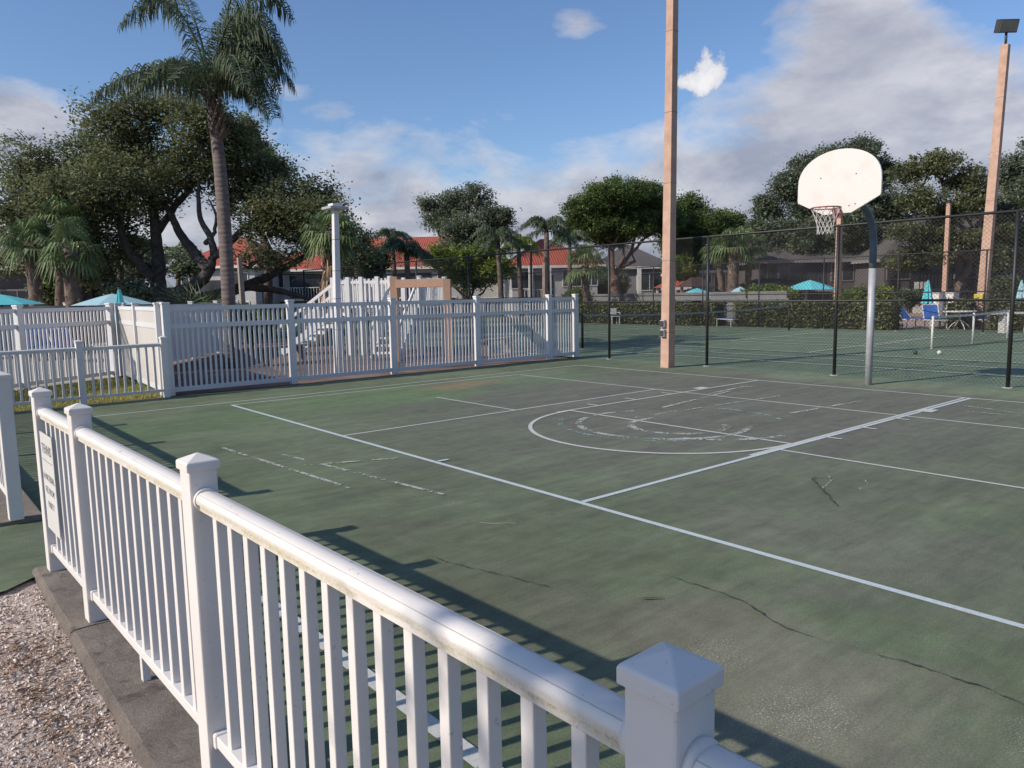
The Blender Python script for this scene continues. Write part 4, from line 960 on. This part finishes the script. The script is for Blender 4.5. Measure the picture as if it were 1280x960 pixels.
# smaller feather palms in the background
def feather_palm(label, px, d, pyc, rpx, tr, seed, n=15, m='palm', cx=None):
    rg = random.Random(seed); base = GX(px, d); c = W(cx or px, pyc, d)-base; Rr = rpx/F*d
    r = empty('feather_palm', base, 0, label, 'palm tree')
    MB().tube([Vector((0, 0, -.05)).lerp(c, i/5) for i in range(6)], [tr*(1.1-.06*i) for i in range(6)], 8).build('trunk', M['palebark'], r)
    mb = MB()
    for i in range(n):
        az = i*2.39996; e = rg.uniform(.1, 1.2); L = Rr*rg.uniform(.8, 1.1); o_ = Vector((math.cos(az), math.sin(az), 0))
        P = bez(c, c+o_*L*.5*math.cos(e)+Vector((0, 0, L*math.sin(e)*.95)), c+o_*L*(.65+.4*math.cos(e))+Vector((0, 0, L*(math.sin(e)-.75)*.8)), 9)
        frond(mb, P, Rr*.30, rg, 40, .05, 1.0, .3)
    mb.build('crown', M[m], r)
feather_palm('drooping feather palm before the red roof left of the sparse tree', 512, 45, 318, 44, .2, 21, 18, cx=508)
feather_palm('young feather palm with curled crown left of centre', 497, 47, 300, 30, .16, 26, 9, cx=490)
feather_palm('feather palm above the yellow-green bush', 628, 46, 300, 38, .17, 22, cx=622)
feather_palm('feather palm tallest over the red hip roof', 684, 50, 290, 40, .2, 23, cx=683)
feather_palm('yellowish feather palm between the roofs', 652, 48, 308, 30, .17, 24, m='yel', cx=648)
feather_palm('feather palm in front of the pines near the court light pole', 712, 54, 300, 30, .17, 25)
feather_palm('dark feather palm beneath the oak, left of its trunk', 150, 38, 325, 34, .2, 27)
feather_palm('pale feather palm behind the oak trunk against the sky', 222, 44, 318, 30, .16, 28, m='yel')
feather_palm('feather palm beneath the oak limbs, right of the central trunk', 175, 42, 308, 26, .16, 29)

# ------------------------------------------------------------------ buildings
def building(name, label, px0, px1, d, rot, dep, ze, zr, wall, roof, openings, cat='building', over=.5, hip=True, z0=-.06, trim=None):
    a = GX(px0, d); b0 = GX(px1, d); base = (a+b0)/2; w = (b0-a).length; ang = math.atan2(r0.y, r0.x)+rot
    r = empty(name, base, ang, label, cat)
    mb = MB(); mb.box((0, dep/2, (ze+z0)/2), (w, dep, ze-z0)); mb.build('wall', wall, r)
    rf = MB(); W2, e = w/2+over, over; rd = dep/2 if hip else -over
    y0, y1 = -e, dep+e; xr = W2-(dep/2+e) if hip else W2
    if hip and xr < .3: xr = .3
    ym = dep/2; t = .18
    v = [(-W2, y0, ze), (W2, y0, ze), (W2, y1, ze), (-W2, y1, ze), (-xr, ym, zr), (xr, ym, zr)]
    rf.quad(v[0], v[1], v[5], v[4]); rf.quad(v[2], v[3], v[4], v[5]); rf.quad(v[1], v[2], v[5]); rf.quad(v[3], v[0], v[4])
    if hip: pass
    rf.quad(*[(p[0], p[1], ze-.001) for p in (v[3], v[2], v[1], v[0])])
    rf.build('roof', roof, r)
    fm = MB(); fm.box((0, y0-.02, ze-.09), (2*W2+.08, .05, .2)); fm.box((W2+.02, ym, ze-.09), (.05, y1-y0, .2)); fm.box((-W2-.02, ym, ze-.09), (.05, y1-y0, .2)); fm.build('fascia', trim or M['white'], r)
    for (kind, x, z, ww, hh) in openings:
        X = x*w/2
        if kind == 'w':
            o = MB().box((X, -.03, z), (ww+.16, .07, hh+.16)).build('window', M['white'] if wall != M['darkwall'] else M['greywall'], r)
            MB().box((X, -.06, z), (ww, .03, hh)).build('pane', M['glass'], o)
            MB().box((X, -.08, z), (.05, .02, hh)).build('mullion', M['white'] if wall != M['darkwall'] else M['greywall'], o)
        elif kind == 'd':
            o = MB().box((X, -.03, z), (ww, .07, hh)).build('door', M['glass'] if ww > 1.2 else M['white'], r)
        elif kind == 'b':      # balcony: slab, dark recess and rail
            MB().box((X, -.02, z+1.1), (ww, .05, 2.1)).build('balcony_opening', M['glass'], r)
            o = MB().box((X, -.6, z), (ww+.1, 1.2, .16)).build('balcony', M['white'] if wall != M['darkwall'] else M['greywall'], r)
            m2 = MB(); m2.bar((X-ww/2, -1.15, z+1.05), (X+ww/2, -1.15, z+1.05), .05, .06)
            for i in range(int(ww/.25)+1): m2.box((X-ww/2+i*.25, -1.15, z+.55), (.04, .04, 1.)) 
            m2.build('railing', M['white'] if wall != M['darkwall'] else M['dark'], o)
        elif kind == 'c':      # column
            MB().box((X, -1.2, z/2), (ww, ww, z)).build('column', M['white'], r)
    return r
wh = M['whitewall']
building('condo_building', 'two-storey white condo with red hip roof behind the oak and palm trunk', 222, 322, 62, -.1, 11, zpx(270, 333, 62), zpx(280, 296, 66), wh, M['redroof'],
         [('w', -.7, 3.2, 1.3, 1.3), ('b', -.05, 1.2, 2.6, 0), ('w', .6, 3.2, 1.4, 1.3), ('w', .6, .9, 1.4, 1.2), ('w', -.7, .8, 1.2, 1.2)])
building('condo_building', 'long white condo with red tiled roof behind the play deck', 318, 640, 66, -.06, 12, zpx(470, 335, 66), zpx(470, 297, 71), wh, M['redroof'],
         [('w', -.85, 3.4, 1.5, 1.3), ('w', -.85, .9, 1.5, 1.2), ('b', -.6, 1.6, 3, 0), ('w', -.3, 3.3, 1.5, 1.3), ('w', -.3, .9, 1.4, 1.1), ('w', -.05, .9, 1.4, 1.1), ('w', -.05, 3.3, 1.4, 1.2), ('b', .25, 1.6, 3, 0), ('w', .5, 3.3, 1.5, 1.3), ('w', .5, .9, 1.5, 1.3), ('w', .85, 3.3, 1.5, 1.2), ('w', .85, .8, 1.5, 1.2)])
building('condo_building', 'white condo with red hip roof left of the umbrella pine', 640, 748, 58, .12, 10, zpx(700, 332, 58), zpx(700, 298, 62), wh, M['redroof'],
         [('w', -.8, 2.8, 1.4, 1.2), ('c', -.62, 3.8, .3, 0), ('c', -.2, 3.8, .3, 0), ('b', -.4, 1.0, 2.4, 0), ('w', .4, 2.9, 1.4, 1.2), ('w', .4, .8, 1.4, 1.2), ('w', .85, 2.9, .9, 1.1)])
building('house', 'grey house with grey roof behind the umbrella pine', 742, 838, 74, -.05, 10, zpx(790, 334, 74), zpx(790, 306, 78), M['greywall'], M['greyroof'],
         [('c', .15, zpx(790, 334, 74), .35, 0), ('w', .45, 2.7, 2.4, 1.6), ('w', -.5, 2.6, 1.5, 1.2), ('w', .5, .4, 2.0, 1)])
building('house', 'beige stucco house behind the thick trunked palm', 862, 962, 60, 0, 9, zpx(910, 338, 60), zpx(910, 318, 64), M['beigewall'], M['greyroof'],
         [('w', -.6, 2.3, .8, 1.3), ('w', -.25, 2.3, .8, 1.3), ('d', .5, 1.1, 1.4, 2.4), ('w', .2, 2.3, 1.1, 1.0)], over=.4)
building('condo_building', 'dark mauve two-storey condo with grey shingle roof behind the loungers, left wing', 948, 1108, 54, 0, 10, zpx(1030, 325, 54), zpx(1030, 284, 58), M['darkwall'], M['greyroof'],
         [('w', -.7, 2.9, 1.5, 1.2), ('b', -.25, 1.6, 2.8, 0), ('w', .3, 2.9, 1.5, 1.2), ('w', .3, .7, 1.5, 1.2), ('w', .75, 2.9, 1.4, 1.2), ('d', .75, 1, 1.0, 2.1)], trim=M['greywall'])
building('condo_building', 'dark mauve two-storey condo with grey shingle roof at the right edge', 1098, 1400, 51, .08, 10, zpx(1180, 323, 51), zpx(1180, 268, 56), M['darkwall'], M['greyroof'],
         [('w', -.88, 2.9, 1.5, 1.2), ('w', -.88, .7, 1.5, 1.2), ('b', -.6, 1.5, 3, 0), ('d', -.68, 1, 1, 2.1), ('w', -.3, 2.9, 1.5, 1.2), ('w', -.3, .7, 1.4, 1.2), ('b', 0, 1.5, 3, 0)], trim=M['greywall'])
building('low_building', 'low dark building with grey eave at the far left behind the umbrellas', -70, 62, 38, .1, 6, zpx(20, 333, 38), zpx(20, 314, 42), M['darkwall'], M['greyroof'],
         [('w', -.3, 1.6, 2.6, 1.6), ('w', .4, 1.6, 2.6, 1.6)])
# pavilions by the far pool
def pavilion(label, px0, px1, d, ze, zr, roof, rot=0., dep=3.2):
    a, b0 = GX(px0, d), GX(px1, d); base = (a+b0)/2; w = (b0-a).length; r = empty('pavilion', base, math.atan2(r0.y, r0.x)+rot, label, 'pavilion')
    rf = MB(); v = [(-w/2, 0, ze), (w/2, 0, ze), (w/2, dep, ze), (-w/2, dep, ze), (-w/5, dep/2, zr), (w/5, dep/2, zr)]
    rf.quad(v[0], v[1], v[5], v[4]); rf.quad(v[2], v[3], v[4], v[5]); rf.quad(v[1], v[2], v[5]); rf.quad(v[3], v[0], v[4]); rf.quad(*[(p[0], p[1], ze-.01) for p in (v[3], v[2], v[1], v[0])])
    rf.build('roof', roof, r); MB().box((0, -.02, ze-.08), (w, .05, .18)).build('fascia', M['white'] if roof == M['redroof'] else M['dark'], r)
    for x in (-w/2+.3, w/2-.3):
        for y in (.3, dep-.3):
            MB().box((x, y, ze/2), (.16, .16, ze)).build('post', M['white'] if roof == M['redroof'] else M['wood'], r)
            m2 = MB(); s_ = -1 if x > 0 else 1; m2.bar((x, y, ze-.7), (x+s_*.5, y, ze-.12), .1, .1); m2.build('brace', M['wood'], r)
pavilion('small pool pavilion with red tiled roof right of the court light pole', 826, 888, 56, zpx(860, 359, 56), zpx(860, 348, 57), M['redroof'])
pavilion('dark gabled gazebo beside the red roofed pavilion', 864, 896, 50, zpx(880, 358, 50), zpx(880, 346, 51), M['darkroof'], .1)
pavilion('long brown roofed shelter behind the faded umbrella', 928, 1015, 52, zpx(970, 357, 52), zpx(970, 348, 53), M['darkroof'])
# low patio wall details
for px, d, lab in ((1172, 41, 'low white planter box left of the leaning tree trunk'), (1190, 41, 'low white planter box at the foot of the leaning tree')):
    r = empty('planter_box', GX(px, d), 0, lab, 'planter'); MB().box((0, 0, .68), (.8, .5, 1.36)).build('box', M['white'], r, .02); MB().box((0, 0, 1.38), (.9, .6, .06)).build('rim', M['white'], r, .01)

# tree behind the viewer whose crown shades the nearest post
tb = Vector((-6.4, .9, 0)); sh = empty('street_tree', tb, 0, 'small leafy tree behind the viewpoint, shading the nearest railing post', 'tree')
tk = MB(); tk.tube([(0, 0, -.05), (.05, 0, 2), (.3, .1, 4), (.6, .2, 5.4)], [.14, .12, .09, .05], 8)
lv = Leaves()
for _ in range(230):
    v = Vector((random.gauss(0, 1), random.gauss(0, 1), random.gauss(0, 1))).normalized()*random.random()**.4
    c = Vector((-5.8, 1.1, 5.35))+Vector((v.x*1.4, v.y*1.42, v.z*.95)); lv.clump(c-tb, .45, 36, .15, .09)
for e in ((.6, 2.1, 5.0), (.7, 2.3, 5.25), (.5, 2.0, 4.7), (.6, 2.5, 4.9), (.4, 1.2, 4.7)):
    tk.tube([q for q in wig((.3, .1, 4), e, 5, .04, random)], [.05, .04, .03, .022, .015, .008], 5, False)
tk.build('trunk', M['palebark'], sh); lv.build('crown', M['oak'], sh)

GR = {'patio_umbrella': 'teal patio umbrellas around the pools', 'lounge_chair': 'blue lounge chairs on the pool decks', 'fan_palm': 'fan palms', 'feather_palm': 'feather palms behind the courts',
      'light_pole': 'light poles and lamp posts', 'hedge': 'clipped hedges behind the tennis court', 'condo_building': 'condo buildings', 'house': 'houses behind the far pool', 'shrub': 'shrubs behind the fences',
      'palmetto': 'palmetto clumps behind the picket fence', 'pool_fence': 'white vinyl fences', 'chain_link_fence': 'black chain link fences', 'rail_fence': 'low white railings', 'pavilion': 'pool pavilions',
      'oak_tree': 'oak trees', 'pine_tree': 'pine trees', 'leafy_tree': 'leafy background trees', 'ball': 'balls on the tennis court', 'chair': 'white chairs', 'planter_box': 'white planter boxes', 'garden_bench': 'brown benches in the play area', 'concrete_kerb': 'concrete kerbs under the railings'}
for o in list(bpy.data.objects):
    if o.parent is None and 'label' in o and 'kind' not in o and o.name.split('.')[0] in GR: o['group'] = GR[o.name.split('.')[0]]

# ------------------------------------------------------------------ light and sky
sd = Vector((-math.cos(R(13.5)), math.sin(R(13.5)), 0))*math.cos(R(32))+Vector((0, 0, math.sin(R(32))))
L = bpy.data.lights.new('sun', 'SUN'); L.energy = 4.5; L.angle = R(.55); L.color = (1, .90, .78)
so = bpy.data.objects.new('sun', L); C.objects.link(so); so.rotation_euler = sd.to_track_quat('Z', 'Y').to_euler()
w = bpy.data.worlds.new('World'); sc.world = w; w.use_nodes = True; nt = w.node_tree; bg = nt.nodes['Background']
sky = N(nt, 'ShaderNodeTexSky', sky_type='NISHITA', sun_disc=False, sun_elevation=R(32), sun_rotation=math.atan2(sd.x, sd.y), altitude=0, air_density=1.0, dust_density=.7, ozone_density=1.6)
tint = mixc(nt, 1., sky.outputs[0], (.84, .98, 1.18), 'MULTIPLY'); nt.links.new(tint, bg.inputs[0]); bg.inputs[1].default_value = .122
g = N(nt, 'ShaderNodeTexCoord').outputs['Generated']
def dot(vec):
    n = N(nt, 'ShaderNodeVectorMath', operation='DOT_PRODUCT'); nt.links.new(g, n.inputs[0]); n.inputs[1].default_value = vec; return n.outputs['Value']
U = dot((r0.x, r0.y, 0)); V = dot((0, 0, 1))
wv = N(nt, 'ShaderNodeTexNoise', Scale=2.5, Detail=3); nt.links.new(g, wv.inputs['Vector'])
wa = N(nt, 'ShaderNodeVectorMath', operation='MULTIPLY_ADD'); nt.links.new(wv.outputs['Color'], wa.inputs[0]); wa.inputs[1].default_value = (.12, .12, .08); nt.links.new(g, wa.inputs[2])
mp = N(nt, 'ShaderNodeMapping'); mp.inputs['Scale'].default_value = (1, 1, 2.2); nt.links.new(wa.outputs[0], mp.inputs[0])
n1 = noise(nt, mp.outputs[0], 3.4, 10, .56); n2 = noise(nt, mp.outputs[0], 8, 10, .6); n3 = noise(nt, mp.outputs[0], 7.5, 10, .6)
def gauss(cu, cv, su, sv):
    a = mth(nt, 'DIVIDE', mth(nt, 'SUBTRACT', U, cu), su); b_ = mth(nt, 'DIVIDE', mth(nt, 'SUBTRACT', V, cv), sv)
    return mth(nt, 'EXPONENT', mth(nt, 'MULTIPLY', mth(nt, 'ADD', mth(nt, 'MULTIPLY', a, a), mth(nt, 'MULTIPLY', b_, b_)), -1.))
cov = mth(nt, 'MULTIPLY', mth(nt, 'SUBTRACT', .240, V), 9.)
for cu, cv, su, sv, k in ((.42, .21, .13, .085, 1.7), (.37, .31, .09, .05, 1.1), (.53, .31, .05, .04, -1.5), (-.53, .195, .05, .032, 1.6), (.09, .325, .06, .035, 1.35), (-.26, .25, .05, .015, .55), (-.30, .18, .10, .05, -.5), (.15, .27, .08, .04, -1.1), (-.40, .28, .2, .06, -.9), (-.1, .28, .15, .05, -.7), (-.62, .10, .12, .05, -1.)):
    cov = mth(nt, 'ADD', cov, mth(nt, 'MULTIPLY', gauss(cu, cv, su, sv), k))
cov = mth(nt, 'ADD', cov, mth(nt, 'MULTIPLY', mth(nt, 'SUBTRACT', n1, .5), 3.4)); cov = mth(nt, 'ADD', cov, mth(nt, 'MULTIPLY', mth(nt, 'SUBTRACT', n2, .5), 2.6))
cmask = ramp(nt, cov, .08, .95, (0, 0, 0), (1, 1, 1))
edge_ = ramp(nt, cov, .25, 1.3, (.11, .11, .11), (0, 0, 0))
tone = mth(nt, 'ADD', mth(nt, 'ADD', mth(nt, 'MULTIPLY', n3, .75), mth(nt, 'MULTIPLY', n2, .3)), edge_)
ccol = ramp(nt, tone, .44, .66, (.33, .35, .44), (.70, .69, .73))
ccol = mixc(nt, mth(nt, 'MULTIPLY', gauss(.40, .20, .10, .028), .55, clamp=True), ccol, (.66, .64, .67))
ccol = mixc(nt, mth(nt, 'MULTIPLY', gauss(.40, .265, .07, .035), .55, clamp=True), ccol, (.34, .36, .44))
ccol = mixc(nt, mth(nt, 'MULTIPLY', gauss(.45, .13, .2, .03), .4, clamp=True), ccol, (.36, .37, .45))
sp = mth(nt, 'ADD', mth(nt, 'SUBTRACT', mth(nt, 'ADD', gauss(.245, .2555, .030, .026), mth(nt, 'MULTIPLY', gauss(.215, .245, .035, .012), .5)), .52), mth(nt, 'MULTIPLY', mth(nt, 'SUBTRACT', noise(nt, wa.outputs[0], 26, 9, .65), .5), 2.2))
spc = ramp(nt, sp, -.1, .6, (.60, .62, .70), (.93, .92, .93)); sp = ramp(nt, sp, -.14, .22, (0, 0, 0), (1, 1, 1))
ccol = mixc(nt, sp, ccol, spc)
cm = mth(nt, 'MAXIMUM', mth(nt, 'MULTIPLY', cmask, .9), mth(nt, 'MULTIPLY', sp, .96))
b2 = N(nt, 'ShaderNodeBackground', Strength=1.0); nt.links.new(ccol, b2.inputs[0])
mx = N(nt, 'ShaderNodeMixShader'); nt.links.new(cm, mx.inputs[0]); nt.links.new(bg.outputs[0], mx.inputs[1]); nt.links.new(b2.outputs[0], mx.inputs[2])
nt.links.new(mx.outputs[0], nt.nodes['World Output'].inputs[0])
sc.view_settings.view_transform = 'Standard'; sc.view_settings.look = 'None'; sc.view_settings.exposure = 0; sc.view_settings.gamma = 1
sc.cycles.max_bounces = 4; sc.cycles.diffuse_bounces = 2; sc.cycles.glossy_bounces = 2; sc.cycles.transparent_max_bounces = 12
